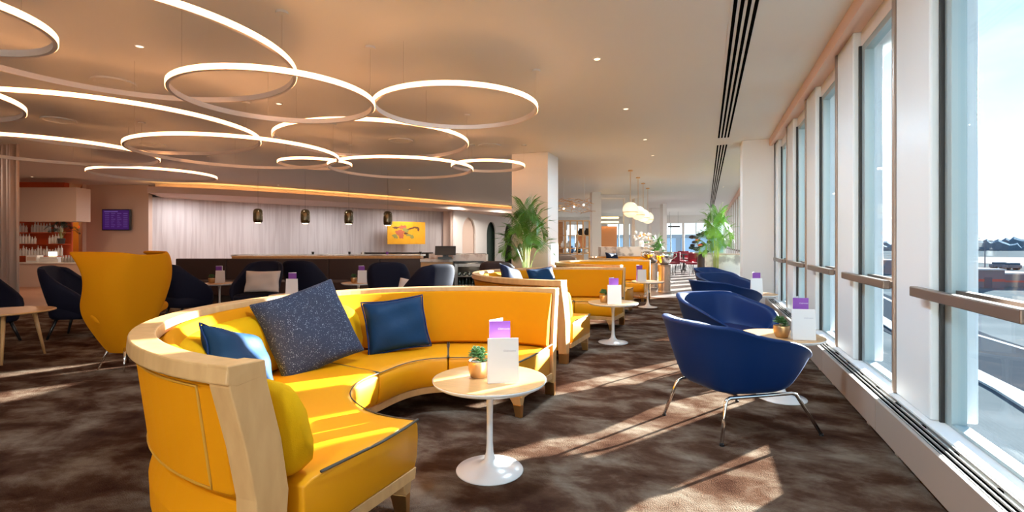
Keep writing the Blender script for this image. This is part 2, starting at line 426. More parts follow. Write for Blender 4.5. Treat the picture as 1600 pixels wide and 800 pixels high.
# bulkhead with cove light
BE = [at(150, 14.9), at(230, 15.1), at(330, 15.8), at(450, 17.2), at(600, 19.8), at(700, 22.3), at(800, 25.5), at(870, 28.5)]
def sm(P, k=6):
    out = []
    for i in range(len(P)-1):
        p0, p1, p2, p3 = P[max(i-1, 0)], P[i], P[i+1], P[min(i+2, len(P)-1)]
        for j in range(k):
            t = j/k
            out.append(.5*((2*p1)+(-p0+p2)*t+(2*p0-5*p1+4*p2-p3)*t*t+(-p0+3*p1-3*p2+p3)*t**3))
    out.append(P[-1]); return out
be = sm(BE[1:]); secs = []; s2 = []
for i, p in enumerate(be):
    t = (be[min(i+1, len(be)-1)]-be[max(i-1, 0)]).normalized(); nn = Vector((-t.y, t.x, 0))
    q = p+nn*.10; r_ = p+nn*5
    secs.append([(p.x, p.y, 2.78), (p.x, p.y, 2.98), (q.x, q.y, 2.98), (q.x, q.y, 2.82), (r_.x, r_.y, 2.82), (r_.x, r_.y, 2.78)])
    q2 = p+nn*.14; q3 = p+nn*.20
    s2.append([(q2.x, q2.y, 2.85), (q2.x, q2.y, 2.88), (q3.x, q3.y, 2.88), (q3.x, q3.y, 2.85)])
struct('ceiling_bulkhead', loft(nb(), secs), 'pink', smooth=False)
cv = mk('cove_light_strip', loft(nb(), s2), 'cove'); tag(cv, 'warm glowing strip light hidden on the curved bulkhead edge', 'strip light')
s3 = []
for i, p in enumerate(be):
    t = (be[min(i+1, len(be)-1)]-be[max(i-1, 0)]).normalized(); nn = Vector((-t.y, t.x, 0)); q2 = p+nn*.9; q3 = p+nn*1.0
    s3.append([(q2.x, q2.y, 2.82), (q2.x, q2.y, 3.2), (q3.x, q3.y, 3.2), (q3.x, q3.y, 2.82)])
struct('ceiling_upstand', loft(nb(), s3), 'pink')

# arched wall
AX = -11.0
def arch_wall():
    bm = nb(); spans = [(21.7, 23.2), (24.6, 25.9), (27.2, 28.5), (29.8, 31.1)]
    y0, y1 = 20.9, 36; zt, zs = 2.8, 1.75
    c = y0
    for a, b in spans:
        box(bm, AX-.09, AX, c, a, 0, zt); c = b
        m_, h = (a+b)/2, (b-a)/2; n = 12
        pr = [(m_-h*math.cos(PI*i/n), zs+h*1.05*math.sin(PI*i/n)) for i in range(n+1)]
        for (ya, za), (yb, zb) in zip(pr, pr[1:]):
            vs = [bm.verts.new(v) for v in ((AX, ya, za), (AX, yb, zb), (AX, yb, zt), (AX, ya, zt), (AX-.09, ya, za), (AX-.09, yb, zb), (AX-.09, yb, zt), (AX-.09, ya, zt))]
            for f in ((0, 1, 2, 3), (4, 7, 6, 5), (0, 4, 5, 1), (0, 3, 7, 4), (1, 5, 6, 2)): bm.faces.new([vs[i] for i in f])
    box(bm, AX-.09, AX, c, y1, 0, zt)
    struct('wall_arched', bm, 'wall')
    struct('wall_niche_1', B(AX-.22, AX-.12, 20.9, 24, 0, 2.8), 'pink')
    struct('wall_niche_2', B(AX-.35, AX-.25, 24.1, 26.5, 0, 2.8), 'green')
arch_wall()
dj = slab(at(704, 23.9), at(709, 24.2), 0, 2.8, .4); struct('wall_jamb', dj, 'pink')

# curtain at the far left
def curtain():
    bm = nb(); a, b = at(-60, 9.6), at(29, 9.4); n = 90; d = (b-a); u = d.normalized(); nn = Vector((-u.y, u.x, 0)); s = []
    for i in range(n+1):
        p = a+d*(i/n)+nn*(.05*math.sin(i*.9)+.02*math.sin(i*.37))
        s.append([(p.x, p.y, .02), (p.x, p.y, 3.12)])
    V = [[bm.verts.new(q) for q in x] for x in s]
    for p, q in zip(V, V[1:]): bm.faces.new((p[0], q[0], q[1], p[1]))
    o = mk('curtain', bm, 'sheer', smooth=True, solid=.006); tag(o, 'floor length blush curtain hanging at the far left edge of the lounge', 'curtain')
curtain()

# ------------------------------------------------------------------ ring lights
RINGS = [('A', -2.54, 4.87, .87, 2.72, 'rightmost mid sized halo ring light, nearest the windows'),
 ('B', -3.84, 3.67, .88, 2.64, 'halo ring light touching the rightmost ring, crossed by the huge near ring'),
 ('C', -4.48, 2.62, 1.34, 2.80, 'huge near halo ring light cut off by the top of the picture'),
 ('D', -4.53, 6.11, 1.35, 2.74, 'large halo ring light in the middle of the cluster with no ring inside it'),
 ('E', -6.86, 5.80, 1.46, 2.66, 'wide halo ring light left of the middle ring, crossing the tip of the biggest ring'),
 ('F', -7.41, 4.29, 1.77, 2.77, 'very wide halo ring light running out of the left side of the picture'),
 ('G', -9.50, 4.69, 1.34, 2.68, 'halo ring light at the left edge whose tip ends above the low flat ring'),
 ('H', -11.21, 7.35, 1.15, 2.74, 'low flat looking halo ring light above the wall screen, farthest left whole ring'),
 ('I', -7.36, 1.97, 1.26, 2.66, 'halo ring light showing only a small rounded tip at the left edge'),
 ('J', -4.74, 1.60, .67, 2.72, 'halo ring light in the top left corner of the picture, only its right end seen'),
 ('K', -7.01, 7.60, .65, 2.78, 'smallest halo ring light, left of the ring over the bar wall'),
 ('L', -5.43, 8.17, 1.34, 2.68, 'halo ring light over the bar side, farthest of the wide rings'),
 ('M', -3.92, 8.83, .69, 2.74, 'small halo ring light hanging just in front of the white square column')]
for k, x, y, r, z, lab in RINGS:
    t = empty('ring_light', (x, y, z), 0, lab, 'ring light', 'halo ring lights hanging from the ceiling')
    n = 96
    sec = lambda a, pr: [(q*math.cos(a), q*math.sin(a), h) for q, h in pr]
    mk('ring_body', loft(nb(), [sec(2*PI*i/n, [(r+.016, -.026), (r+.016, .026), (r-.012, .026), (r-.012, -.026)]) for i in range(n)], closed_path=True), 'ring_metal', t, smooth=False)
    mk('led_strip', loft(nb(), [sec(2*PI*i/n, [(r+.0165, -.022), (r+.0165, .022), (r+.020, .022), (r+.020, -.022)]) for i in range(n)], closed_path=True), 'led', t)
    for j in range(3):
        a = 2*PI*j/3+.4; q = (r*math.cos(a), r*math.sin(a))
        mk('suspension_wire', tube(nb(), [(q[0], q[1], .02), (q[0], q[1], CEIL-z)], .001, 4), 'steel', t)
    mk('ceiling_canopy', lathe(nb(), [(.05, CEIL-z), (.05, CEIL-z-.02), (0, CEIL-z-.02)], 24, c=(r*math.cos(.4), r*math.sin(.4))), 'ceiling', t)

# ceiling fittings
def slot(y0, y1, lab):
    t = empty('slot_diffuser', (.30, y0, CEIL), 0, lab, 'air vent', 'black linear slot diffusers in the ceiling')
    mk('frame', B(-.115, .115, 0, y1-y0, -.006, 0), 'ceiling', t)
    for j in range(4): mk('slot', B(-.095+j*.052, -.067+j*.052, .03, y1-y0-.03, -.010, -.004), 'dark', t)
slot(1.2, 9.75, 'near long black four slot air vent in the ceiling'); slot(10.4, 29, 'far black slot air vent continuing behind the near one')
dp = None
dls = [(933, 92, 'recessed ceiling downlight nearest the camera beside the air vent'), (978, 170, 'recessed ceiling downlight second from the camera'),
       (1008, 218, 'recessed ceiling downlight level with the end of the near air vent'), (1020, 243, 'recessed ceiling downlight beyond the near air vent'),
       (218, 72, 'recessed spot inside the huge near halo ring'), (436, 162, 'recessed spot between the halo ring and the middle ring'),
       (1130, 292, 'tiny recessed downlight far away beside the far air vent'), (50, 276, 'recessed downlight above the curtain at far left'),
       (435, 289, 'recessed downlight in front of the curved bulkhead'), (640, 296, 'recessed downlight ahead of the bulkhead by the small rings')]
for x, yy, lab in dls:
    D = (CEIL-EYE)*F/(380-yy); p = at(x, D, CEIL)
    if dp is None:
        dp = empty('downlight', p, 0, lab, 'downlight', 'recessed downlights in the ceiling')
        mk('bezel', lathe(nb(), [(.045, 0), (.045, -.006), (.032, -.006), (.03, .0)], 24, cap=False), 'white', dp)
        mk('lens', lathe(nb(), [(.031, -.003), (0, -.003)], 20, cap=False), 'down', dp)
    else: copy_tree(dp, None, lab, p)
sp_ = None
for x, yy, rr, lab in ((178, 128, .20, 'round ceiling speaker disc inside the huge near ring'), (92, 187, .20, 'round ceiling disc seen through the very wide left ring'),
                       (626, 219, .20, 'round ceiling disc seen through the middle halo ring'), (765, 227, .2, 'round ceiling disc in front of the white column'),
                       (240, 226, .2, 'round ceiling disc seen between the two overlapping wide rings at left')):
    D = (CEIL-EYE)*F/(380-yy); p = at(x, D, CEIL)
    if sp_ is None:
        sp_ = empty('ceiling_speaker', p, 0, lab, 'ceiling speaker', 'round ceiling discs')
        mk('rim', lathe(nb(), [(.22, 0), (.22, -.02), (.19, -.02), (.17, -.012), (.17, 0)], 32, cap=False), 'ceiling', sp_)
        mk('grille', lathe(nb(), [(.17, -.012), (0, -.012)], 32, cap=False), 'ceiling', sp_)
    else: copy_tree(sp_, None, lab, p)

# area lamps added as fill under the ceiling, apart from the downlight fittings
def fill_lamp(x, y, e=1.0, z=CEIL-.03, col=(1, .90, .80), size=.35):
    l = bpy.data.lights.new('ceiling_fill', 'AREA'); l.shape = 'DISK'; l.size = size; l.energy = FILL_E*e; l.color = col
    o = bpy.data.objects.new('ceiling_fill', l); C.objects.link(o); o.location = (x, y, z); return o
for x, y in ((-1.0, 2.6), (-1.0, 5.4), (-1.0, -1.0), (-1.2, 10)): fill_lamp(x, y, 3.3, col=(.60, .82, 1), size=.3)  # cool fill row added to brighten and cool the window piers
for x, y, e_ in ((-1.5, 15, 1.5), (-2, 22, 2.5), (-2, 30, 3), (-6, 12, 1.2), (-9.5, 9, 1.2), (-13, 5, 1.2), (-4, -1.5, 1),
                 (-6.5, 17, 1.5), (-8, 23, 2), (-6, 30, 2)):
    fill_lamp(x, y, e_)
for px, D in ((300, 16.4), (410, 17.8), (525, 19.6), (640, 21.6)):
    p = at(px, D); fill_lamp(p.x, p.y, 1.8, 2.74, (1, .94, .92), .9)
for px, D in ((720, 22.5), (790, 24.5)):
    p = at(px, D); fill_lamp(p.x, p.y, 3.6, 2.9, (1, .9, .8), .4)  # fill added to whiten the arched wall
p = at(60, 12.6); fill_lamp(p.x, p.y, 1.5, CEIL-.05, (1, .7, .45), .4)  # warm fill added to brighten the shop alcove
p = at(115, 17.4); fill_lamp(p.x, p.y, 1.2, CEIL-.05, (1, .7, .35), .3)

# ------------------------------------------------------------------ yellow curved banquette sofa
A0, A1 = R(80), R(272)
def rin(a):
    d = math.degrees(a)
    if d < 125: return .70
    if d < 172: t = (d-125)/47; t = t*t*(3-2*t); return .70-.16*t
    return .54+.05*max(0, (d-240)/40)
def sofa(loc, label):
    t = empty('curved_sofa', loc, 0, label, 'sofa', 'curved yellow oak rimmed sofas in a row')
    e_ = R(2.6)
    # oak top rail
    rail = lambda a: [(1.398, .815), (1.405, .87), (1.50, .87), (1.505, .812), (1.475, .80)]
    mk('top_rail', arc(rail, A0, A1, 56), 'oak', t, bevel=.006)
    # end posts that run down into the back legs
    for a_, sg in ((A0, 1), (A1, -1)):
        da = .085/1.44*sg
        def post(zs):
            out = []
            for z, r0, r1 in zs:
                out.append([(r*math.cos(q), r*math.sin(q), z) for r, q in ((r0, a_), (r1, a_), (r1, a_+da), (r0, a_+da))])
            return out
        zs = [(.105, 1.345, 1.395), (.25, 1.325, 1.415), (.42, 1.315, 1.42), (.60, 1.34, 1.45), (.80, 1.385, 1.495), (.872, 1.392, 1.502)]
        mk('end_post', loft(nb(), post(zs)), 'oak', t, bevel=.004)
        mk('brass_tip', loft(nb(), post([(0, 1.352, 1.388), (.105, 1.344, 1.396)])), 'brass', t, bevel=.002, label='brass tip of the oak leg')
    # upholstered outside
    mk('outer_panel', arc(lambda a: [(1.30, .40), (1.395, .395), (1.43, .43), (1.475, .795), (1.40, .80)], A0+R(3.4), A1-R(3.4), 52), 'fabric', t, smooth=False, bevel=.012)
    mk('outer_base', arc(lambda a: [(1.20, .135), (1.40, .135), (1.425, .17), (1.43, .28), (1.40, .395), (1.20, .40)], A0+R(3.4), A1-R(3.4), 52), 'fabric', t, smooth=False, bevel=.014)
    # stitched welt round the outer panel
    rz = lambda z: 1.432+(z-.43)*.123
    pts = [(rz(.79)*math.cos(a), rz(.79)*math.sin(a), .785) for a in [A0+R(6)+(A1-A0-R(13))*i/50 for i in range(51)]]
    pts += [(rz(z)*math.cos(A1-R(7)), rz(z)*math.sin(A1-R(7)), z) for z in (.76, .65, .54, .46)]
    pts += [(rz(.43)*math.cos(a), rz(.43)*math.sin(a), .435) for a in [A1-R(7)-(A1-A0-R(13))*i/50 for i in range(51)]]
    pts += [(rz(z)*math.cos(A0+R(6)), rz(z)*math.sin(A0+R(6)), z) for z in (.46, .54, .65, .76)]
    mk('welt', tube(nb(), pts, .0045, 6, True), 'seam', t, smooth=True, label='darker welt round the outer back panel')
    # inside back, two thicknesses
    mk('inner_back', arc(lambda a: [(1.27, .40), (1.20, .44), (1.24, .62), (1.33, .80), (1.345, .835), (1.375, .84), (1.395, .80), (1.35, .42)], A0+R(1), A1-R(7), 48), 'fabric', t, smooth=True, bevel=.006)
    def pad(a0, a1, name):
        n = 26; secs = []
        for i in range(n+1):
            u = i/n; a = a0+(a1-a0)*u; ed = min(u, 1.06-u)*n/2.0; k = min(1, ed); k = math.sqrt(max(0, 1-(1-k)**2))
            th = .012+.045*k; zt = .70+.085*k
            pr = [(1.24, .415), (1.215-th, .43), (1.22-th, .50), (1.262-th, zt-.10), (1.285-th*.75, zt-.03), (1.32, zt+.005), (1.375, zt), (1.345, .6), (1.31, .42)]
            secs.append([(r*math.cos(a), r*math.sin(a), z) for r, z in pr])
        return mk(name, loft(nb(), secs), 'fabric_sun', t, smooth=True, sub=1)
    pad(R(150), A1-R(.5), 'back_cushion')
    # seat sections
    for a0, a1 in ((A0+R(.4), R(118)), (R(118.6), R(171.7)), (R(172.3), A1-R(.2))):
        n = max(8, int((a1-a0)/R(3.2)))
        def pr(a):
            r = rin(a)
            return [(1.26, .20), (r+.035, .20), (r+.012, .24), (r, .33), (r+.004, .39), (r+.03, .417), (r+.07, .425), (.95, .43), (1.22, .415), (1.26, .40)]
        mk('seat', arc(pr, a0, a1, n), 'leather', t, bevel=.008, smooth=True)
        # piping
        bm = nb(); pts = []
        for i in range(n+1):
            a = a0+(a1-a0)*i/n; r = rin(a)+.008; pts.append((r*math.cos(a), r*math.sin(a), .412))
        tube(bm, pts, .0035, 6)
        for a in (a0, a1):
            tube(bm, [((rin(a)+.01+.6*s)*math.cos(a), (rin(a)+.01+.6*s)*math.sin(a), .415+.012*s) for s in (0, .2, .5, 1)], .006, 6)
        mk('piping', bm, 'piping', t, smooth=True, label='dark piping along the seat edge')
    # oak plinth and front legs
    mk('oak_plinth', arc(lambda a: [(1.30, .15), (rin(a)+.04, .15), (rin(a)+.03, .20), (1.30, .20)], A0, A1, 50), 'oak', t, bevel=.003)
    for a_, sg in ((A0+R(1.2), 1), (A1-R(1.2), -1), (R(178), 1)):
        r0 = rin(a_)+.035; da = .075/r0*sg
        f = lambda z, ra, rb, k: [(r*math.cos(q), r*math.sin(q), z) for r, q in ((ra, a_), (rb, a_), (rb, a_+da*k), (ra, a_+da*k))]
        lg = mk('leg', loft(nb(), [f(.09, r0+.015, r0+.055, .65), f(.155, r0, r0+.08, 1.0), f(.17, r0, r0+.085, 1.0)]), 'oak', t, bevel=.003)
        mk('brass_tip', loft(nb(), [f(0, r0+.022, r0+.048, .5), f(.09, r0+.014, r0+.056, .66)]), 'brass', lg, bevel=.002)
    # the seat ends run a little past the back ends
    def splay(o):
        if o.type == 'MESH':
            for v in o.data.vertices:
                r = math.hypot(v.co.x, v.co.y); a = math.atan2(v.co.y, v.co.x) % (2*PI)
                if a < R(20): a += 2*PI
                k = max(0, min(1, (1.5-r)/.91))
                w1 = max(0, min(1, (a-(A1-R(45)))/R(45))); w0 = max(0, min(1, ((A0+R(35))-a)/R(35)))
                a += k*(R(13)*w1*w1-R(8)*w0*w0); v.co.x = r*math.cos(a); v.co.y = r*math.sin(a)
        for c_ in o.children: splay(c_)
    splay(t)
    return t
SX, SY, SP = -1.421, 2.613, 3.78
s1 = sofa((SX, SY, 0), 'nearest curved yellow sofa with pale oak rail, holding the speckled cushion')
copy_tree(s1, None, 'second curved yellow sofa behind the nearest one, with blue cushions on its back', (SX, SY+SP, 0))
copy_tree(s1, None, 'third curved yellow sofa, between the second and the farthest', (SX, SY+2*SP, 0))
copy_tree(s1, None, 'farthest curved yellow sofa, right in front of the marble counter', (SX-.1, SY+3*SP-.1, 0))

# ------------------------------------------------------------------ cushions
def cushion(name, loc, size, th, rot, m, label, group=None, piping=None):
    """rot: (yaw about z, lean back, roll in plane)"""
    t = empty(name, loc, 0, label, 'cushion', group)
    t.rotation_euler = (Matrix.Rotation(rot[0], 3, 'Z') @ Matrix.Rotation(rot[1], 3, 'X') @ Matrix.Rotation(rot[2], 3, 'Y')).to_euler()
    bm = nb(); n = 18; top = {}; bot = {}
    for i in range(n+1):
        for j in range(n+1):
            u, v = 2*i/n-1, 2*j/n-1
            k = (1-u**4)*(1-v**4); k = max(0, k)**.55
            pin = 1-.07*(1-abs(v)**2.0)*abs(u)**3; pin2 = 1-.07*(1-abs(u)**2.0)*abs(v)**3
            x = u*size[0]/2*pin; z = v*size[1]/2*pin2
            wob = .006*math.sin(5*u+3*v)+.005*math.sin(7*v-2*u)
            top[i, j] = bm.verts.new((x, -th/2*k+wob, z))
            if i in (0, n) or j in (0, n): bot[i, j] = top[i, j]
            else: bot[i, j] = bm.verts.new((x, th/2*k+wob, z))
    for i in range(n):
        for j in range(n):
            bm.faces.new((top[i, j], top[i+1, j], top[i+1, j+1], top[i, j+1]))
            if len({bot[i, j], bot[i+1, j], bot[i+1, j+1], bot[i, j+1]}) == 4: bm.faces.new((bot[i, j+1], bot[i+1, j+1], bot[i+1, j], bot[i, j]))
    edge = [top[i, 0].co.copy() for i in range(n)]+[top[n, j].co.copy() for j in range(n)]+[top[n-i, n].co.copy() for i in range(n)]+[top[0, n-j].co.copy() for j in range(n)]
    mk('cover', bm, m, t, smooth=True, sub=1)
    if piping: mk('piping', tube(nb(), edge, .006, 6, True), piping, t, smooth=True)
    return t
def polar(c, r, deg, z): return Vector((c[0]+r*math.cos(R(deg)), c[1]+r*math.sin(R(deg)), z))
c1 = (SX, SY)
# yaw such that local +y points outwards: facing angle deg -> rot = deg-90
cushion('cushion', polar(c1, 1.04, 180, .68), (.59, .59), .16, (R(150-90), R(-24), R(-16)), 'sparkle', 'large speckled navy cushion leaning on the nearest sofa, biggest of its three', 'cushions on the nearest sofa')
cushion('cushion', polar(c1, 1.02, 141, .625), (.48, .41), .15, (R(136-90), R(-20), R(-5)), 'pillow_blue', 'rectangular petrol blue velvet cushion upright on the nearest sofa, rightmost of its three', 'cushions on the nearest sofa', 'velvet')
cushion('cushion', polar(c1, 1.10, 219, .63), (.48, .36), .15, (R(205-90), R(-28), R(22)), 'pillow_blue', 'petrol blue velvet cushion half hidden by the near sofa rail, left of the speckled one', 'cushions on the nearest sofa', 'velvet')
c2_ = (SX, SY+SP)
cushion('cushion', polar(c2_, 1.14, 170, .73), (.46, .42), .15, (R(172-90), R(-30), R(20)), 'navy_pillow', 'navy cushion tilted on the second sofa below the palm', 'cushions on the second sofa', 'navy')
cushion('cushion', polar(c2_, 1.10, 140, .69), (.46, .40), .15, (R(140-90), R(-20), R(-5)), 'pillow_blue', 'petrol blue cushion on the second sofa in front of the white column', 'cushions on the second sofa', 'velvet')
c4_ = (SX-.1, SY+3*SP-.1)
cushion('cushion', polar(c4_, 1.13, 150, .80), (.5, .36), .14, (R(150-90), R(-18), R(4)), 'navy_pillow', 'dark navy cushion on the farthest yellow sofa', None, 'navy')

# ------------------------------------------------------------------ tulip tables
def tulip(loc, label, group):
    t = empty('pedestal_table', loc, 0, label, 'table', group)
    mk('tabletop', lathe(nb(), [(0, .482), (.27, .482), (.30, .492), (.31, .502), (.31, .506), (.306, .508), (0, .508)], 64), 'oak_top', t, smooth=False, bevel=.001)
    mk('rim', lathe(nb(), [(.285, .478), (.307, .490), (.3125, .501), (.3125, .505), (.308, .501), (.28, .481)], 64, cap=False), 'white', t, smooth=True)
    mk('pedestal', lathe(nb(), [(0, 0), (.182, 0), (.186, .004), (.182, .009), (.12, .018), (.06, .033), (.032, .06), (.021, .10), (.017, .16), (.0165, .30), (.019, .40), (.03, .46), (.07, .482), (0, .482)], 48), 'white', t, smooth=True)
    return t
TW = [(-1.109, 2.52), (-1.087, 6.32), (-1.055, 10.05)]
tb = tulip((*TW[0], 0), 'nearest round oak topped white pedestal table in front of the near sofa', 'pedestal tables of the sofas')
for p, lab in ((TW[1], 'round pedestal table at the second yellow sofa'), (TW[2], 'round pedestal table at the third yellow sofa')):
    copy_tree(tb, None, lab, (*p, 0))
WT = [(.57, 4.54), (.67, 8.15)]
copy_tree(tb, None, 'round pedestal table by the window between the two nearest blue chairs', (*WT[0], 0), group='pedestal tables by the window')
copy_tree(tb, None, 'round pedestal table by the window next to the white window column', (*WT[1], 0), group='pedestal tables by the window')
BT = [at(343, 9.3), at(560, 9.4), at(457, 7.2)]
for p, lab in zip(BT, ('small pedestal table before the dark banquette behind the yellow wing chair', 'small pedestal table before the dark banquette at its right part', 'pedestal table hidden behind the near sofa by the cream cushion')):
    copy_tree(tb, None, lab, p, group='pedestal tables of the dark banquette')

# menus and cards
def tent(loc, rz, label, w_=.165, h=.235, text=True, group='white tent cards on tables'):
    t = empty('tent_card', loc, rz, label, 'card', group)
    bm = nb()
    for s in (-1, 1):
        box(bm, -w_/2, w_/2, -.0012, .0012, 0, h, Matrix.Translation((0, s*.022, .001)) @ Matrix.Rotation(s*R(5.2), 4, 'X'))
    mk('card', bm, 'paper', t)
    if text:
        lettering(t, .0145, (.0, -.0110, h*.70), 'grey_ink', 5.2)
    return t
def lettering(parent, size, loc, m, lean=0):
    cu = bpy.data.curves.new('lettering', 'FONT'); cu.body = 'Clubrooms'; cu.size = size; cu.extrude = .0002; cu.shear = .3; cu.align_x = 'LEFT'
    cu.materials.append(M[m]); q = bpy.data.objects.new('tmp', cu); me = bpy.data.meshes.new_from_object(q); bpy.data.objects.remove(q)
    o = bpy.data.objects.new('lettering', me); C.objects.link(o); o.parent = parent
    o.location = loc; o.rotation_euler = (PI/2-R(lean), 0, 0); return o
def leaflet(loc, rz, label, w_=.115, h=.31, text=True, group='purple leaflets on tables'):
    t = empty('leaflet', loc, rz, label, 'leaflet', group)
    mk('cover', B(-w_/2, w_/2, -.001, .001, 0, h), 'purple', t)
    mk('back_leaf', box(nb(), 0, w_, 0, .0015, 0, h+.006, Matrix.Translation((-w_/2, .002, 0)) @ Matrix.Rotation(R(48), 4, 'Z')), 'paper', t, label='white inner leaf')
    if text: lettering(t, .0145, (-.012, -.0016, h-.046), 'pale_ink')
    return t
def succulent(loc, label, s=1.0, group='succulents in brass pots'):
    t = empty('potted_succulent', loc, 0, label, 'potted plant', group)
    mk('pot', lathe(nb(), [(0, 0), (.040, 0), (.046, .006), (.057, .045), (.060, .075), (.058, .092), (.053, .092), (.053, .08), (0, .08)], 32), 'brass_pot', t, smooth=True, bevel=.001)
    mk('soil', lathe(nb(), [(0, .084), (.053, .082)], 24, cap=False), 'soil', t)
    rnd = random.Random(5)
    bm = nb()
    for q in range(7):
        ca = 2*PI*q/7+.3; rr = .028 if q else 0; cx, cy, cz = rr*math.cos(ca), rr*math.sin(ca), .088+rnd.random()*.03
        for lv in range(4):
            for j in range(6):
                a = 2*PI*j/6+lv*.55+q; tilt = R(20+lv*20); L = .042-.005*lv; wd = .010
                d = Vector((math.cos(a)*math.cos(tilt), math.sin(a)*math.cos(tilt), math.sin(tilt)))
                sd_ = Vector((-math.sin(a), math.cos(a), 0)); up = d.cross(sd_)*-1
                o = Vector((cx, cy, cz+lv*.009))
                v = [bm.verts.new(o), bm.verts.new(o+d*L*.6+sd_*wd), bm.verts.new(o+d*L+up*.006), bm.verts.new(o+d*L*.6-sd_*wd), bm.verts.new(o+d*L*.55-up*.006), bm.verts.new(o+d*L*.55+up*.002)]
                bm.faces.new((v[0], v[1], v[5])); bm.faces.new((v[1], v[2], v[5])); bm.faces.new((v[2], v[3], v[5])); bm.faces.new((v[3], v[0], v[5]))
                bm.faces.new((v[0], v[4], v[1])); bm.faces.new((v[1], v[4], v[2])); bm.faces.new((v[2], v[4], v[3])); bm.faces.new((v[3], v[4], v[0]))
    mk('leaves', bm, 'succ', t)
    t.scale = (s, s, s); return t
TZ = .509
def camrot(px): return YAW   # cards face the aisle end of the lounge
tent(at(786, 2.66, TZ), YAW+R(6), 'white tent card standing on the nearest pedestal table')
leaflet(at(781, 2.76, TZ), YAW+R(3), 'purple leaflet behind the tent card on the nearest pedestal table')
sc = succulent(at(748, 2.77, TZ), 'succulent in a brass pot on the nearest pedestal table')
tent(at(960, 6.05, TZ), YAW, 'white tent card on the pedestal table of the second sofa', text=False)
leaflet(at(959, 6.15, TZ), YAW, 'purple leaflet on the pedestal table of the second sofa', text=False)
copy_tree(sc, None, 'succulent in a brass pot on the pedestal table of the second sofa', at(944, 6.25, TZ))
tent(at(1003, 9.6, TZ), YAW, 'white tent card on the pedestal table of the third sofa', text=False)
o = leaflet(at(999, 9.7, TZ), YAW, 'dark purple leaflet on the pedestal table of the third sofa', text=False)
tent(at(1255, 3.83, TZ), YAW-R(8), 'white tent card on the window table between the two nearest blue chairs')
leaflet(at(1251, 3.93, TZ), YAW-R(8), 'purple leaflet on the window table between the two nearest blue chairs')
copy_tree(sc, None, 'succulent in a brass pot on the near window table', at(1221, 3.94, TZ))
tent(at(1182, 7.2, TZ), YAW, 'white tent card on the far window table beside the column', text=False)
leaflet(at(1182, 7.3, TZ), YAW, 'purple leaflet on the far window table beside the column', text=False)
tent(at(344, 9.25, TZ), YAW, 'white tent card on the banquette table behind the wing chair', text=False)
leaflet(at(342, 9.35, TZ), YAW, 'purple leaflet on the banquette table behind the wing chair', text=False)
copy_tree(sc, None, 'succulent in a pot beside the tent card behind the wing chair', at(331, 9.3, TZ))
tent(at(566, 9.3, TZ), YAW, 'white tent card on the banquette table at right', text=False)
leaflet(at(565, 9.42, TZ), YAW, 'purple leaflet on the banquette table at right', text=False)
copy_tree(sc, None, 'succulent in a pot on the banquette table at right', at(553, 9.4, TZ))
tent(at(456, 7.1, TZ), YAW, 'white tent card just behind the near sofa beside the cream cushion', text=False)
leaflet(at(457, 7.2, TZ), YAW, 'purple leaflet just behind the near sofa beside the cream cushion', text=False)

# ------------------------------------------------------------------ blue tub chairs
def tub(loc, rz, label):
    t = empty('tub_chair', loc, rz, label, 'armchair', 'blue velvet tub chairs along the windows')
    n = 40; T = R(150)
    def sgn(v, p): return math.copysign(abs(v)**p, v)
    secs_o = []; bm = nb(); secs = []
    for i in range(n+1):
        u = -T+2*T*i/n; ca, sa = math.cos(u), math.sin(u)
        rx, ry = -.425*sgn(ca, .70), .43*sgn(sa, .70)
        f = max(0, (abs(u)-R(48))/(T-R(48))); f = f**1.25
        zr = .735-.25*f
        if rx > .0: rx *= .98
        bx, by = -.275*sgn(ca, .5), .30*sgn(sa, .5)
        by *= .84+.20*(bx/.275+1)/2; ry *= .94+.08*(rx/.425+1)/2
        zb = .275+.05*max(0, (abs(u)-R(100))/R(50))
        P = Vector((rx, ry, zr)); Q = Vector((bx, by, zb)); d = (P-Q); nrm = Vector((rx, ry, 0)).normalized()
        out = []
        for k in (0, .15, .4, .7, .93):
            q = Q+d*k+nrm*(.014*math.sin(PI*k)); out.append(q)
        out.append(P+nrm*.012+Vector((0, 0, -.012))); out.append(P+Vector((0, 0, .006))); out.append(P-nrm*.045+Vector((0, 0, .0))); out.append(P-nrm*.058-Vector((0, 0, .022)))
        for k in (.75, .5, .28):
            q = Q+d*k+nrm*(.014*math.sin(PI*k)-.055); out.append(q)
        out.append(Vector((bx*.55, by*.55, zb+.09))); out.append(Vector((bx*.5, by*.5, zb)))
        secs.append(out)
    loft(bm, secs)
    mk('shell', bm, 'velvet', t, smooth=True, sub=1)
    bm = nb(); o = []
    for i in range(28):
        a = 2*PI*i/28; o.append((.02+.29*sgn(math.cos(a), .6), .265*sgn(math.sin(a), .6)))
    lo = [[(x*k, y*k, z) for x, y in o] for z, k in ((.27, .80), (.285, .86), (.34, .96), (.385, 1.0), (.415, .97), (.428, .85))]
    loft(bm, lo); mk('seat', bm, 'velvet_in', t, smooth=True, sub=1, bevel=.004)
    for s in (-1, 1):
        pts = [(-.345, s*.29, .011), (-.275, s*.245, .235), (-.262, s*.24, .258), (-.235, s*.238, .268), (.225, s*.285, .268), (.255, s*.29, .258), (.27, s*.295, .235), (.385, s*.365, .011)]
        mk('leg_frame', tube(nb(), pts, .0115, 10), 'chrome', t, smooth=True)
        for p in (pts[0], pts[-1]): mk('foot_cap', lathe(nb(), [(0, 0), (.014, 0), (.014, .012), (0, .014)], 12, c=(p[0], p[1])), 'black', t)
    bm = nb(); tube(bm, [(-.16, -.215, .27), (-.16, .215, .27)], .010, 8); mk('cross_bar', bm, 'chrome', t)
    return t
ch = tub((.17, 3.78, 0), R(40), 'nearest blue velvet tub chair, seen from behind with chrome legs in the sun')
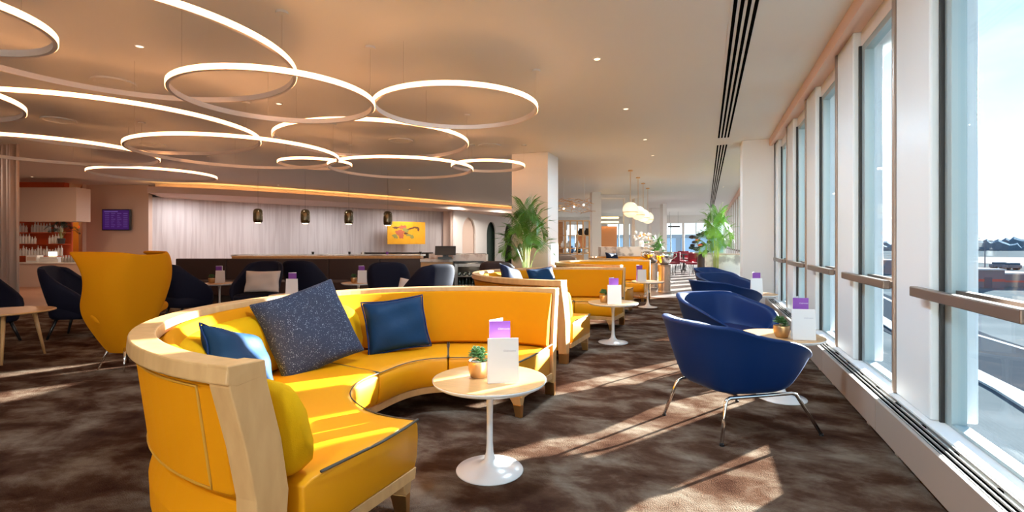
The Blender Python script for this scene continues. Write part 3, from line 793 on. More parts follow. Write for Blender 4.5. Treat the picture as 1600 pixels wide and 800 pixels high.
for x, y, a, lab in ((.18, 5.38, -50, 'second blue velvet tub chair, its open seat turned to the near window table'),
                     (.24, 7.55, 42, 'third blue velvet tub chair, seen from behind at the far window table'),
                     (.30, 9.1, -52, 'fourth blue velvet tub chair, facing back toward the far window table'),
                     (.22, 11.1, -35, 'farthest blue velvet tub chair, below the window side palm')):
    copy_tree(ch, None, lab, (x, y, 0), R(a))

# ------------------------------------------------------------------ yellow wing chair
def wing():
    t = empty('wing_chair', at(203, 5.0), face(-.955, .30), 'tall yellow wing chair seen from behind, left of the near sofa', 'armchair')   # local +x is the way it faces
    bm = nb(); secs = []; n = 34
    lv = [(.17, .07, .05, -.02), (.24, .12, .12, -.06), (.36, .19, .20, -.11), (.48, .26, .26, -.15), (.58, .31, .29, -.18), (.68, .345, .27, -.20), (.78, .365, .22, -.22), (.88, .38, .20, -.24), (.97, .385, .22, -.25), (1.05, .38, .28, -.26), (1.10, .37, .36, -.265), (1.13, .355, .44, -.27), (1.14, .335, .48, -.27)]
    for z, hw, reach, xb in lv:
        row = []
        for i in range(n+1):
            s = 2*i/n-1; a = s*R(90)
            y = hw*math.copysign(abs(math.sin(a))**.8, s) if s else 0
            x = xb+(reach+.14)*max(0, (1-max(0, math.cos(a))))**1.5
            y += math.copysign(.04*max(0, abs(s)-.75)/.25*max(0, (z-.95)/.19), s)
            row.append((x, y, z))
        secs.append(row)
    loft(bm, secs, closed_prof=False)
    o = mk('shell', bm, 'fabric', t, smooth=True); s = o.modifiers.new('s', 'SOLIDIFY'); s.thickness = .04; s.offset = 1
    b = o.modifiers.new('b', 'SUBSURF'); b.levels = 1; b.render_levels = 2
    bm = nb(); loft(bm, [[(.10+.22*k*math.cos(2*PI*i/24), .24*k*math.sin(2*PI*i/24), z) for i in range(24)] for z, k in ((.26, .35), (.30, .6), (.38, .78), (.44, .9), (.47, .8))])
    mk('seat', bm, 'leather', t, smooth=True, sub=1)
    for s in (-1, 1):
        bm = nb(); loft(bm, [[(x, s*(yc+.06*math.cos(a)), zc+.05*math.sin(a)) for a in [2*PI*i/10 for i in range(10)]] for x, yc, zc in ((.02, .25, .50), (.07, .30 if s > 0 else .36, .555), (.14 if s > 0 else .18, .40+(.16 if s < 0 else -.14), .57), (.18 if s > 0 else .28, .42+(.16 if s < 0 else -.17), .55), (.21 if s > 0 else .34, .42+(.12 if s < 0 else -.18), .48))])
        mk('arm', bm, 'fabric', t, smooth=True, sub=1)
    for sx_, sy_ in ((-1, -1), (-1, 1), (1, -1), (1, 1)):
        mk('leg', tube(nb(), [(.06+sx_*.10, sy_*.08, .26), (.06+sx_*.20, sy_*.16, 0)], [.016, .010], 8), 'chrome', t, smooth=True)
    t.scale = (.9, .9, 1)
wing()

# ------------------------------------------------------------------ dark lounge chairs
def lounge(loc, rz, label, wood=False):
    t = empty('lounge_chair', loc, rz, label, 'armchair', 'dark navy lounge chairs')
    bm = nb(); n = 26; lv = [(.26, .27, .30, -.20), (.40, .33, .42, -.27), (.55, .36, .44, -.31), (.68, .36, .28, -.335), (.80, .34, .14, -.36), (.90, .30, .06, -.38), (.95, .24, .03, -.385)]
    secs = []
    for z, hw, reach, xb in lv:
        row = []
        for i in range(n+1):
            s = 2*i/n-1; a = s*R(92); y = hw*math.copysign(abs(math.sin(a))**.7, s) if s else 0
            row.append((xb+(reach+.1)*(1-max(0, math.cos(a)))**1.4, y, z-.02*abs(s)**3))
        secs.append(row)
    loft(bm, secs, closed_prof=False)
    o = mk('shell', bm, 'navy', t, smooth=True); s = o.modifiers.new('s', 'SOLIDIFY'); s.thickness = .06; s.offset = -1
    b = o.modifiers.new('b', 'SUBSURF'); b.levels = 1; b.render_levels = 1
    bm = nb(); loft(bm, [[(.03+.32*k*math.copysign(abs(math.cos(a))**.7, math.cos(a)), .31*k*math.copysign(abs(math.sin(a))**.7, math.sin(a)), z) for a in [2*PI*i/24 for i in range(24)]] for z, k in ((.24, .86), (.27, .97), (.37, 1.0), (.42, .97), (.44, .85))])
    mk('seat', bm, 'navy', t, smooth=True, sub=1)
    for sx_, sy_ in ((-1, -1), (-1, 1), (1, -1), (1, 1)):
        mk('leg', tube(nb(), [(.02+sx_*.18, sy_*.18, .27), (.02+sx_*.26, sy_*.24, 0)], [.022, .014], 8), 'black', t, smooth=True)
    return t
L = lounge(at(124, 6.75), face(.96, .28), 'dark lounge chair left of the yellow wing chair, in front of the shop counter')
cp = lambda lab, p, a: copy_tree(L, None, lab, p, a)
cp('dark lounge chair cut off by the left edge of the picture', at(-32, 6.2), face(1, -.1))
cp('dark lounge chair just right of the yellow wing chair', at(292, 7.9), face(.5, .9))
cc = cp('dark lounge chair facing the camera with the cream cushion', at(402, 8.15), face(.0, -1))
cp('dark lounge chair right behind the one with the cream cushion', at(478, 9.15), face(.1, 1))
cp('dark lounge chair with broad back in front of the banquette, beside the oak cabinet', at(608, 8.3), face(-.15, 1))
cp('dark lounge chair turned sideways in front of the oak cabinet', at(668, 7.45), face(-.65, .75))
cushion('cushion', at(410, 7.95, .64), (.58, .36), .13, (YAW, R(-12), 0), 'cream', 'cream rectangular cushion on the dark chair facing the camera')
cushion('cushion', at(640, 7.6, .56), (.40, .32), .12, (YAW, R(-30), R(10)), 'cream', 'cream cushion on the dark chair beside the oak cabinet')

# wooden coffee table, far left
t = empty('coffee_table', at(12, 5.35), 0, 'round coffee table with tapered wooden legs at the left edge', 'table')
mk('tabletop', lathe(nb(), [(0, .505), (.36, .505), (.39, .515), (.39, .525), (.38, .53), (0, .53)], 48), 'oak_top', t, bevel=.002)
for j in range(3):
    a = 2*PI*j/3-.55; mk('leg', tube(nb(), [(.22*math.cos(a), .22*math.sin(a), .505), (.32*math.cos(a), .32*math.sin(a), 0)], [.022, .012], 10), 'oak', t, smooth=True)

# ------------------------------------------------------------------ dark banquette and bar
def local(px, D, yaw=YAW):
    """matrix whose x runs to the right in the picture, y away"""
    return Matrix.Translation(at(px, D)) @ Matrix.Rotation(yaw, 4, 'Z')
def camthing(name, px, D, label, cat, group=None):
    return empty(name, at(px, D), YAW, label, cat, group)
t = camthing('banquette', 456, 10.6, 'long dark brown banquette with panelled back running behind the dark chairs', 'banquette')
Wd = 210*10.6/F
mk('plinth', B(-Wd-.0, Wd+.0, .05, .6, 0, .14), 'choc', t)
for i in range(5):
    a, b = -Wd+i*2*Wd/5, -Wd+(i+1)*2*Wd/5
    mk('seat', B(a+.004, b-.004, -.02, .58, .14, .44), 'brown', t, bevel=.025, seg=3)
    mk('back', B(a+.004, b-.004, .56, .70, .40, .905), 'brown', t, bevel=.02, seg=3)
t = camthing('bar_partition', 512, 11.5, 'low dark partition with pale timber cap behind the banquette', 'partition')
Wd = 145*11.5/F
mk('panel', B(-Wd, Wd, 0, .12, 0, .885), 'choc', t); mk('cap', B(-Wd-.02, Wd+.02, -.10, .24, .885, .955), 'oak', t, bevel=.006)
t = camthing('bar_counter', 540, 13.2, 'long bar counter with thin stone top behind the partition, under the pendants', 'counter')
mk('body', B(-2.9, 1.95, 0, .6, 0, .90), 'pink', t); mk('worktop', B(-3.0, 2.0, -.08, .68, .90, .95), 'marble', t, bevel=.005)
t = camthing('back_shelf', 620, 14.3, 'thin dark shelf behind the bar, right half', 'shelf')
mk('board', B(-1.0, 1.0, -.1, .25, .95, .985), 'choc', t); mk('support', B(-.9, .9, 0, .15, 0, .95), 'choc', t)
g = 'small cups on the bar'
for i, (px, dx, lab) in enumerate(((489, 0, 'tiny dark pot on the bar, leftmost'), (546, 0, 'tiny dark pot on the bar left of middle'), (567, 0, 'small white cup beside the middle pot on the bar'),
                      (605, 0, 'small purple and white cup on the bar below the last pendant'), (657, 0, 'small dark cup at the right end of the bar'))):
    o = mk('cup', lathe(nb(), [(0, 0), (.028, 0), (.036, .07), (.032, .07), (.025, .01), (0, .008)], 16), ['black', 'black', 'white', 'purple', 'black'][i]); o.location = at(px, 13.35, .951)
    tag(o, lab, 'cup', g)

pp = None
for px, y0, lab in ((403, 327, 'smoked glass pendant over the bar, leftmost'), (477, 328, 'smoked glass pendant over the bar, second from left'),
                (545, 329, 'smoked glass pendant over the bar, third from left'), (606, 331, 'smoked glass pendant over the bar overlapping the yellow painting')):
    D = 13.0; z = EYE+(380-y0-21)*D/F
    if pp is None:
        pp = empty('pendant_lamp', at(px, D, z), 0, lab, 'pendant lamp', 'four smoked pendants over the bar')
        mk('shade', lathe(nb(), [(.085, 0), (.112, .03), (.118, .10), (.118, .26), (.11, .31), (.08, .355), (.03, .37), (.03, .36), (.07, .34), (.105, .26), (.105, .1), (.08, .005)], 24, cap=False), 'smoke', pp, smooth=True)
        mk('bulb', lathe(nb(), [(0, -.012), (.06, -.012), (.075, .0), (.07, .03), (0, .03)], 16), 'bulb', pp, smooth=True)
        mk('highlight_tube', lathe(nb(), [(0, .03), (.022, .03), (.022, .22), (0, .24)], 10), 'bulb', pp)
        mk('cord', tube(nb(), [(0, 0, .365), (0, 0, CEIL-z)], .002, 6), 'black', pp)
    else: copy_tree(pp, None, lab, at(px, D, z))

# oak cabinet with marble and wine fridge
t = camthing('bar_cabinet', 708, 9.3, 'oak fronted cabinet with marble back ledge and built in wine fridge', 'cabinet')
mk('carcass', B(-.60, -.005, 0, .62, 0, .90), 'oak_orange', t); mk('drawer_front', B(-.60, -.01, -.02, 0, .70, .895), 'oak_orange', t, bevel=.003)
mk('door', B(-.60, -.01, -.02, 0, .05, .695), 'oak_orange', t, bevel=.003)
mk('worktop', B(-.61, 0.0, -.03, .63, .90, .955), 'marble_warm', t, bevel=.004)
mk('side_panel', B(.585, .62, -.04, .62, 0, 1.03), 'marble_warm', t, bevel=.004)
mk('back_ledge', B(-.50, .60, .30, .62, .955, 1.045), 'marble_warm', t, bevel=.004)
mk('upper_worktop', B(0, .60, -.03, .63, .915, 1.045), 'marble_warm', t, bevel=.004)
t = camthing('wine_fridge', 733, 9.3, 'steel framed wine fridge with bottles behind its glass door', 'fridge')
bm = nb(); box(bm, -.29, .285, .5, .58, .06, .91); box(bm, -.29, -.27, 0, .5, .06, .91); box(bm, .265, .285, 0, .5, .06, .91); box(bm, -.29, .285, 0, .5, .06, .09); box(bm, -.29, .285, 0, .5, .89, .91)
mk('cabinet', bm, 'black', t)
bm = nb(); box(bm, -.27, -.21, -.03, 0, .10, .87); box(bm, .205, .265, -.03, 0, .10, .87); box(bm, -.21, .205, -.03, 0, .81, .87); box(bm, -.21, .205, -.03, 0, .10, .16)
d = mk('door', bm, 'steel', t, bevel=.004); mk('pane', B(-.21, .205, -.018, -.012, .16, .81), 'glass_clear', d)
for z in (.62, .36): mk('shelf', B(-.265, .26, .03, .45, z, z+.012), 'grille', t)
l = bpy.data.lights.new('fridge_lamp', 'POINT'); l.energy = 5; l.color = (1, .8, .6); l.shadow_soft_size = .05; lo_ = bpy.data.objects.new('fridge_lamp', l); C.objects.link(lo_)
lo_.parent = t; lo_.location = (0, .1, .85)
wb = None
for row, (z, n_) in enumerate(((.66, 5), (.372, 7), (.10, 7))):
    for i in range(n_):
        x = -.19+.38*i/(n_-1)
        p = local(733, 9.3) @ Vector((x, .12 if row else .05, z))
        if row == 0:
            if i == 0:
                q = empty('wine_bottle', p, YAW, 'wine bottle lying in the fridge, first from the left on the top shelf', 'bottle', 'bottles lying in the wine fridge')
                bm = nb(); lathe(bm, [(0, 0), (.034, 0), (.036, .01), (.036, .19), (.014, .26), (.013, .31), (0, .31)], 16)
                for v in bm.verts: v.co = Vector((v.co.x, v.co.z, v.co.y+.036-.024))
                mk('glass_body', bm, 'bottle', q, smooth=True)
                bm = nb(); lathe(bm, [(0, 0), (.016, 0), (.016, .004), (0, .004)], 12)
                for v in bm.verts: v.co = Vector((v.co.x, v.co.z-.005, v.co.y+.012))
                mk('capsule', bm, 'paper', q); lie = q
            else: copy_tree(lie, None, 'wine bottle lying in the fridge, %s from the left on the top shelf' % ORD[i], p)
        else:
            if wb is None:
                wb = empty('wine_bottle', p, YAW, 'upright bottle in the wine fridge, first from the left on the middle level', 'bottle', 'bottles standing in the wine fridge')
                mk('glass_body', lathe(nb(), [(0, 0), (.024, 0), (.026, .01), (.026, .13), (.010, .18), (.010, .225), (0, .225)], 14), 'bottle', wb, smooth=True)
                mk('bottle_label', lathe(nb(), [(.0265, .03), (.0265, .10)], 14, cap=False), 'cream', wb)
            else: copy_tree(wb, None, 'upright bottle in the wine fridge, %s from the left on the %s level' % (ORD[i], ('top', 'middle', 'bottom')[row]), p)
t = camthing('till', 696, 9.15, 'black till screen on a stand on the oak cabinet', 'till')
mk('stand', prism(nb(), [(-.13, -.08), (.13, -.08), (.10, .12), (-.10, .12)], .956, 1.0), 'black', t, bevel=.006)
mk('neck', B(-.05, .05, .02, .06, .98, 1.06), 'black', t)
mk('screen', box(nb(), -.19, .19, -.012, .012, -.085, .085, Matrix.Translation((0, 0, 1.115)) @ Matrix.Rotation(R(-14), 4, 'X')), 'black', t, bevel=.006)

# yellow painting on the pleated wall
p = at(635, 22.4)
t = empty('painting', p, YAW+R(34), 'yellow painting with brown and red marks on the pleated wall', 'painting')
sc_ = 22.4/F
W2, H2 = 31*sc_, 17.5*sc_; zc = EYE+(380-364)*sc_
mk('canvas', B(-W2, W2, -.05, 0, zc-H2, zc+H2), 'art_yellow', t)
rnd = random.Random(11)
def blob(cx, cz, rx, rz, rot, m, sd):
    rr = random.Random(sd); bm = nb(); n = 22; o = []
    for i in range(n):
        a = 2*PI*i/n; k = .62+.6*rr.random(); x, z = rx*k*math.cos(a), rz*k*math.sin(a)
        o.append((cx+x*math.cos(rot)-z*math.sin(rot), cz+x*math.sin(rot)+z*math.cos(rot)))
    a = [bm.verts.new((x*W2, -.055-.001*sd/10, zc+z*H2)) for x, z in o]; b = [bm.verts.new((x*W2, -.05, zc+z*H2)) for x, z in o]
    bm.faces.new(a)
    for i in range(n): bm.faces.new((a[i], a[(i+1) % n], b[(i+1) % n], b[i]))
    mk('paint_mark', bm, m, t)
for i, q in enumerate(((-.58, .45, .18, .10, 0, 'art_brown'), (-.35, .05, .30, .22, .2, 'art_red'), (-.2, .5, .22, .2, 0, 'art_red'), (-.05, .25, .2, .2, .3, 'art_olive'), (-.3, -.3, .14, .25, 0, 'art_red'),
                   (.25, .42, .26, .07, .5, 'art_brown'), (.5, .5, .22, .08, -.3, 'art_brown'), (.62, .3, .06, .18, 0, 'art_brown'), (.1, -.2, .16, .12, 0, 'art_olive'), (.28, -.35, .1, .18, 0, 'art_olive'), (-.62, -.3, .14, .2, .5, 'art_olive'), (-.05, -.05, .12, .1, 0, 'art_brown'))):
    blob(*q, i+1)

# wall screen
p = at(182, 16.1)
a_, b_ = at(135, 16.2), at(232, 16.3); ang = math.atan2((b_-a_).y, (b_-a_).x)
t = empty('wall_display', p, ang, 'wall mounted display with purple timetable screen beside the shop alcove', 'display')
k = 16.1/F; zc = EYE+(380-343.5)*k; W3, H3 = 21*k, 16.5*k
mk('bezel', B(-W3, W3, -.03, .06, zc-H3, zc+H3), 'black', t, bevel=.01)
mk('screen', B(-W3+.03, W3-.03, -.034, -.03, zc-H3+.03, zc+H3-.03), 'screen', t)
bm = nb()
for c_ in range(4):
    for r_ in range(8):
        x = -W3+.10+c_*.19; z = zc+H3-.14-r_*.062; box(bm, x, x+.13-.03*((r_*c_) % 3), -.036, -.034, z, z+.014)
box(bm, -W3+.08, -W3+.5, -.036, -.034, zc+H3-.09, zc+H3-.06)
mk('timetable_rows', bm, 'row', t)

# ------------------------------------------------------------------ shop alcove at far left
DA = 15.0; k = DA/F; za = lambda yy: EYE+(380-yy)*k
t = camthing('shop_canopy', 74, DA-.4, 'pale boxed canopy above the orange shop shelves', 'canopy')
mk('front_panel', B(-44*k, 44*k, 0, .5, za(347), za(295)), 'pink', t, bevel=.01)
t = camthing('shop_counter', 70, 14.2, 'long cream counter in front of the orange shelves', 'counter')
k2 = 14.2/F
mk('body', B(-60*k2, 64*k2, 0, .5, 0, .66), 'pink', t); mk('worktop', B(-61*k2, 65*k2, -.03, .53, .66, .70), 'white', t, bevel=.01)
shz = [za(363), za(381), za(400)]
t = camthing('shop_shelving', 63, DA, 'orange wall shelving holding rows of white bottles', 'shelving')
mk('back_panel', B(-40*k, 36*k, .28, .33, .5, za(346)), 'orange', t)
for z in shz: mk('shelf', B(-40*k, 35*k, 0, .28, z-.02, z), 'orange', t)
rnd = random.Random(3); bproto = None; cnt = 0
for r_, z in enumerate(shz):
    cnt = 0
    for i in range(15):
        if rnd.random() < .08 or (r_ == 1 and 6 <= i <= 9): continue
        x = (-36+i*4.6)*k; h = .20+rnd.random()*.12
        p = local(63, DA) @ Vector((x, .10, z))
        lab = 'small white bottle, %s from the left on the %s orange shop shelf' % (ORD[cnt], ('upper', 'middle', 'lower')[r_]); cnt += 1
        gr = 'white bottles on the %s shop shelf' % ('upper', 'middle', 'lower')[r_]
        if bproto is None:
            bproto = empty('bottle', p, 0, lab, 'bottle', gr)
            mk('body', lathe(nb(), [(0, 0), (.032, 0), (.034, .01), (.034, .7*.28), (.015, .8*.28), (.015, .28), (0, .28)], 12), 'white', bproto, smooth=True)
            q = bproto
        else: q = copy_tree(bproto, None, lab, p, group=gr)
        q.scale = (1, 1, h/.28)
for x, w_, lab, gname in ((49, .32, 'white framed box on the shop counter, leftmost', 0), (76, .55, 'stack of pale boxes on the shop counter', 1)):
    t = camthing('gift_box', x, 14.35, lab, 'box', 'boxes on the shop counter')
    mk('box_body', B(-w_/2, w_/2, 0, .2, .70, .70+(.20 if not gname else .09)), 'paper', t, bevel=.005)
    mk('box_lid', B(-w_/2+.03, w_/2-.03, -.005, .15, .70+(.05 if not gname else .09), .70+(.15 if not gname else .16)), 'pink' if not gname else 'paper', t)
t = camthing('small_lamp', 80, 14.4, 'small glowing table lamp on the shop counter', 'lamp')
mk('lamp_shade', B(-.08, .08, 0, .1, .88, 1.0), 'bulb', t); mk('base', B(-.02, .02, .03, .07, .70, .88), 'brass', t)
t = camthing('small_lamp', 127, 17.7, 'small red wall lamp on the amber wall', 'lamp')
mk('lamp_shade', lathe(nb(), [(0, 1.78), (.10, 1.78), (.05, 1.9), (0, 1.9)], 16), 'orange', t); mk('glow', lathe(nb(), [(0, 1.77), (.05, 1.77), (0, 1.74)], 12), 'bulb', t)
gl = None
for i in range(7):
    px = 98+i*4.6
    p = at(px, 14.35, .701)
    if gl is None:
        gl = empty('glass_jar', p, 0, 'glass jar on the shop counter end, first from the left', 'jar', 'glass jars on the shop counter')
        mk('jar_body', lathe(nb(), [(0, 0), (.035, 0), (.04, .12), (.02, .16), (.02, .2)], 12, cap=False), 'grille', gl, smooth=True)
    else: copy_tree(gl, None, 'glass jar on the shop counter end, %s from the left' % ORD[i], p)

# ------------------------------------------------------------------ palms
def palm(loc, label, H, n, spread, m, seed, potm='white', pz=0.0, sizes=(.5, .9)):
    t = empty('potted_palm', loc, 0, label, 'potted plant', 'kentia palms')
    rr = random.Random(seed)
    mk('pot', lathe(nb(), [(0, 0), (.15, 0), (.18, .05), (.21, .36), (.19, .36), (.18, .33), (0, .33)], 28), potm, t, smooth=True, bevel=.003)
    bs = nb()
    for i in range(n):
        a = 2*PI*i*.381966+rr.random()*.4; q_ = (i+.5)/n; out = spread*(.20+.8*q_); top = H*(1-.42*q_**1.3)-.03*rr.random()
        Lf = sizes[0]+(sizes[1]-sizes[0])*rr.random()
        b = Vector((.05*math.cos(a), .05*math.sin(a), .30)); mid = Vector((out*.25*math.cos(a), out*.25*math.sin(a), .30+(top-.30)*.62))
        tip = Vector((out*.8*math.cos(a), out*.8*math.sin(a), top)); drop = tip+Vector((.45*out*math.cos(a), .45*out*math.sin(a), -.10-.10*q_))
        path = sm([b, mid, tip, drop], 8)
        tube(bs, path[:10], .007, 5)
        bm = nb(); tube(bm, path[9:], .004, 4)
        fr = path[10:]; nf = len(fr)
        for j in range(nf*2):
            q = j/2; i0 = min(int(q), nf-2); P = fr[i0].lerp(fr[i0+1], q-i0); tg = (fr[i0+1]-fr[i0]).normalized()
            sd_ = tg.cross(Vector((0, 0, 1))); sd_ = sd_.normalized() if sd_.length > .01 else Vector((1, 0, 0))
            u = j/(nf*2); ll = Lf*.42*math.sin(PI*(.16+.8*u))**.8
            for s in (-1, 1):
                d = (sd_*s*.62+tg*.80+Vector((0, 0, .10))).normalized(); e1 = P+d*ll*.5+Vector((0, 0, .01)); e2 = P+d*ll+Vector((0, 0, -.12*ll-.02))
                wv = tg*.011
                v = [bm.verts.new(x) for x in (P-wv*.4, e1-wv, e2, e1+wv, P+wv*.4)]
                bm.faces.new((v[0], v[1], v[3], v[4])); bm.faces.new((v[1], v[2], v[3]))
        mk('frond', bm, m, t)
    mk('stems', bs, 'stem', t)
    return t
palm(at(822, 9.35), 'tall kentia palm in front of the white square column', 1.96, 15, .46, 'leaf', 4, 'white', 0, (.8, 1.15))
palm(at(1119, 11.75), 'tall kentia palm on the window side above the farthest blue chair', 2.04, 13, .40, 'leafb', 9, 'white', 0, (.7, 1.0))
palm(at(1026, 17), 'small dark palm behind the silver flower vase', 1.45, 10, .3, 'leaf', 13)
q = palm(at(96, 14.85, shz[1]+.001), 'dark leafy plant on the orange shop shelves', 1.5, 12, .9, 'green', 17, 'choc'); q.scale = (.45, .45, .45)

# ------------------------------------------------------------------ far centre of the lounge
t = empty('marble_counter', at(903, 15.0), YAW, 'white veined marble counter behind the farthest yellow sofa', 'counter'); kk = 15.0/F
mk('white_front', B(60*kk, 116*kk, 0, .5, 0, 1.14), 'marble', t, bevel=.006); mk('brown_front', B(36*kk, 59.5*kk, 0, .5, 0, 1.14), 'marble_warm', t, bevel=.006)
t = empty('marble_partition', (-.02, 12.95, 0), 0, 'low pale marble wall behind the window side palm', 'partition')
mk('panel', B(0, 1.18, 0, .12, 0, .98), 'marble', t, bevel=.005); mk('cap', B(-.01, 1.19, -.01, .13, .98, 1.0), 'taupe', t)
# opal globes
gp = None
for D, yy, px, lab in ((13.0, 328, 985, 'largest opal globe pendant, nearest of the four'), (14.4, 333, 997, 'opal globe pendant, second of the four'),
                   (15.8, 337, 1005, 'opal globe pendant, third of the four'), (17.2, 341, 1012, 'opal globe pendant, farthest of the four')):
    z = 2.12; p = at(px, D, z)
    if gp is None:
        gp = empty('globe_pendant', p, 0, lab, 'pendant lamp', 'row of opal globe pendants')
        bm = nb(); bmesh.ops.create_uvsphere(bm, u_segments=28, v_segments=18, radius=.20); mk('globe', bm, 'globe', gp, smooth=True)
        mk('band', lathe(nb(), [(.203, -.07), (.204, -.055), (.19, -.055), (.19, -.07)], 28, cap=False), 'brass', gp)
        mk('stem', tube(nb(), [(0, 0, .19), (0, 0, CEIL-z)], .006, 6), 'brass', gp); mk('canopy', lathe(nb(), [(0, CEIL-z-.03), (.06, CEIL-z-.03), (.06, CEIL-z), (0, CEIL-z)], 16), 'brass', gp)
    else: copy_tree(gp, None, lab, p)
# framed glass screen with copper panel
t = camthing('glazed_booth', 958, 19.5, 'glazed booth with a copper coloured screen inside', 'booth'); k = 19.5/F
bm = nb()
for x in (-20, 19): box(bm, x*k-.04, x*k+.04, 0, .08, 0, 3.14)
box(bm, -20*k, 19*k, 0, .08, 3.02, 3.14)
mk('frame', bm, 'wall', t); mk('pane', B(-19*k, 18*k, .03, .04, .9, 3.0), 'glass_clear', t); mk('dado', B(-19*k, 18*k, .0, .08, 0, .9), 'wall', t)
mk('copper_panel', B(-16*k, 16*k, 1.2, 1.3, .6, 1.95), 'copper', t)
for z in (2.10, 2.28): mk('light_strip', B(-18*k, 18*k, 1.1, 1.18, z, z+.05), 'cove', t)
struct('wall_booth', B(-.1, .1, 0, .1, 0, .1), 'pink').hide_render = False
bpy.data.objects.remove(bpy.data.objects['wall_booth'])
for i, (x0, x1, D) in enumerate(((925, 939, 18.5), (978, 983, 19.6), (992, 1011, 21), (1018, 1042, 27), (1036, 1042, 24))):
    p, q = at(x0, D), at(x1, D); struct('wall_pier_%d' % (i+1), slab(p, q, 0, CEIL, .5), 'wall')
# metal mesh chandelier
t = camthing('chandelier', 897, 14.5, 'sparkling mesh chandelier hanging right of the white column', 'chandelier'); rr = random.Random(2); k = 14.5/F
bm = nb()
for i in range(70):
    a = rr.random()*2*PI; x = (rr.random()-.5)*52*k; z = EYE+(380-322)*k+(rr.random()-.5)*20*k; l_ = .18+.2*rr.random()
    d = Vector((math.cos(a), rr.random()-.5, .5*math.sin(a)*rr.random()))*l_; tube(bm, [Vector((x, (rr.random()-.5)*.5, z))-d/2, Vector((x, 0, z+.03))+d*.1, Vector((x, (rr.random()-.5)*.5, z))+d/2], .006, 4)
mk('mesh_rods', bm, 'brass', t)
bm = nb()
for x in (-.3, .3): tube(bm, [(x, 0, EYE+(380-315)*k), (x, 0, CEIL)], .004, 4)
mk('hanger', bm, 'steel', t)
for x in (-.3, 0, .28):
    bm = nb(); bmesh.ops.create_uvsphere(bm, u_segments=10, v_segments=8, radius=.03, matrix=Matrix.Translation((x, 0, EYE+(380-323+10*x)*k))); mk('bulb', bm, 'bulb', t)
# display shelving
t = camthing('display_shelving', 903, 17.5, 'open display shelving with copper back panels behind the chandelier', 'shelving'); k = 17.5/F
bm = nb()
for x in (-31, -20, -12, -1, 8, 18): box(bm, x*k-.025, x*k+.025, 0, .06, 0, EYE+(380-345)*k)
for yy in (345, 368, 388, 396): box(bm, -31*k, 18*k, -.02, .28, EYE+(380-yy)*k-.015, EYE+(380-yy)*k+.015)
mk('frame', bm, 'oak', t)
mk('copper_back', B(-31*k, -22*k, .28, .3, 0, EYE+(380-346)*k), 'oak_orange', t); mk('copper_back', B(-1*k, 14*k, .28, .3, EYE+(380-388)*k, EYE+(380-366)*k), 'copper', t)
mk('base_cabinet', B(-31*k, 6*k, -.05, .3, 0, EYE+(380-398)*k), 'oak_orange', t)
i = 0
for px, yy, m_ in ((881, 388, 'paper'), (893, 396, 'blueglass'), (903, 388, 'paper'), (908, 368, 'soil'), (918, 368, 'soil'), (904, 396, 'bottle'), (917, 396, 'paper'), (889, 388, 'paper')):
    o = mk('vase', lathe(nb(), [(0, 0), (.06, 0), (.10, .06), (.09, .15), (.05, .2), (.06, .24), (0, .22)], 16), m_, smooth=True)
    o.location = local(px, 17.5) @ Vector((0, .12, EYE+(380-yy)*k+.016))
    tag(o, ['white vase at the left end of the middle display shelf', 'dark blue vase on the lower display shelf', 'white vase in the middle of the middle display shelf', 'dark bowl on the upper display shelf, left of two', 'dark bowl on the upper display shelf, right of two',
            'dark bottle on the lower display shelf', 'white jar at the right end of the lower display shelf', 'small white vase beside the left one on the middle shelf'][i], 'vase', 'vases on the display shelving'); i += 1
# champagne urns and flowers
def urn(px, D, lab, flowers):
    t = camthing('champagne_urn', px, D, lab, 'urn')
    mk('pedestal', lathe(nb(), [(0, 0), (.16, 0), (.16, .02), (.15, .05), (.15, .66), (.16, .70), (0, .70)], 24), 'taupe', t, smooth=False)
    mk('bowl', lathe(nb(), [(0, .70), (.08, .70), (.15, .76), (.22, .90), (.24, 1.02), (.22, 1.02), (.2, .92), (0, .80)], 28), 'silver', t, smooth=True)
    for s in (-1, 1): mk('handle', tube(nb(), [(s*.22, 0, .98), (s*.30, 0, 1.0), (s*.31, 0, .92), (s*.2, 0, .84)], .012, 6), 'silver', t, smooth=True)
    if flowers:
        rr = random.Random(6)
        for i in range(22):
            a = rr.random()*2*PI; r_ = .22*rr.random(); z = 1.02+.35*rr.random()*(1-r_)
            bm = nb()
            for j in range(5):
                b_ = 2*PI*j/5+i; q = Matrix.Translation((r_*math.cos(a)+.04*math.cos(b_), r_*math.sin(a)+.04*math.sin(b_), z)) @ Matrix.Diagonal((1, 1, .5, 1))
                bmesh.ops.create_icosphere(bm, subdivisions=1, radius=.042, matrix=q)
            mk('blossom', bm, 'petal' if i % 4 else 'succ', t, smooth=True)
urn(1019, 13.9, 'silver urn filled with white flowers beside the marble counter', True)
urn(1038, 12.7, 'polished silver urn on a round pedestal next to the flowers', False)
t = camthing('flower_vase', 1002, 15.2, 'white flowers in a vase on the marble counter', 'flowers')
mk('vase', lathe(nb(), [(0, 1.14), (.06, 1.14), (.08, 1.25), (.05, 1.33), (0, 1.33)], 16), 'white', t, smooth=True)
rr = random.Random(8)
for i in range(14):
    bm = nb(); bmesh.ops.create_icosphere(bm, subdivisions=1, radius=.05, matrix=Matrix.Translation(((rr.random()-.5)*.5, (rr.random()-.5)*.3, 1.36+rr.random()*.22))); mk('blossom', bm, 'petal' if i % 3 else 'copper', t)
t = camthing('flower_vase', 1098, 13.3, 'dark leafy arrangement with copper flowers behind the window side palm', 'flowers')
mk('vase', lathe(nb(), [(0, 0), (.12, 0), (.14, .8), (.1, 1.0), (0, 1.0)], 16), 'choc', t, smooth=True)
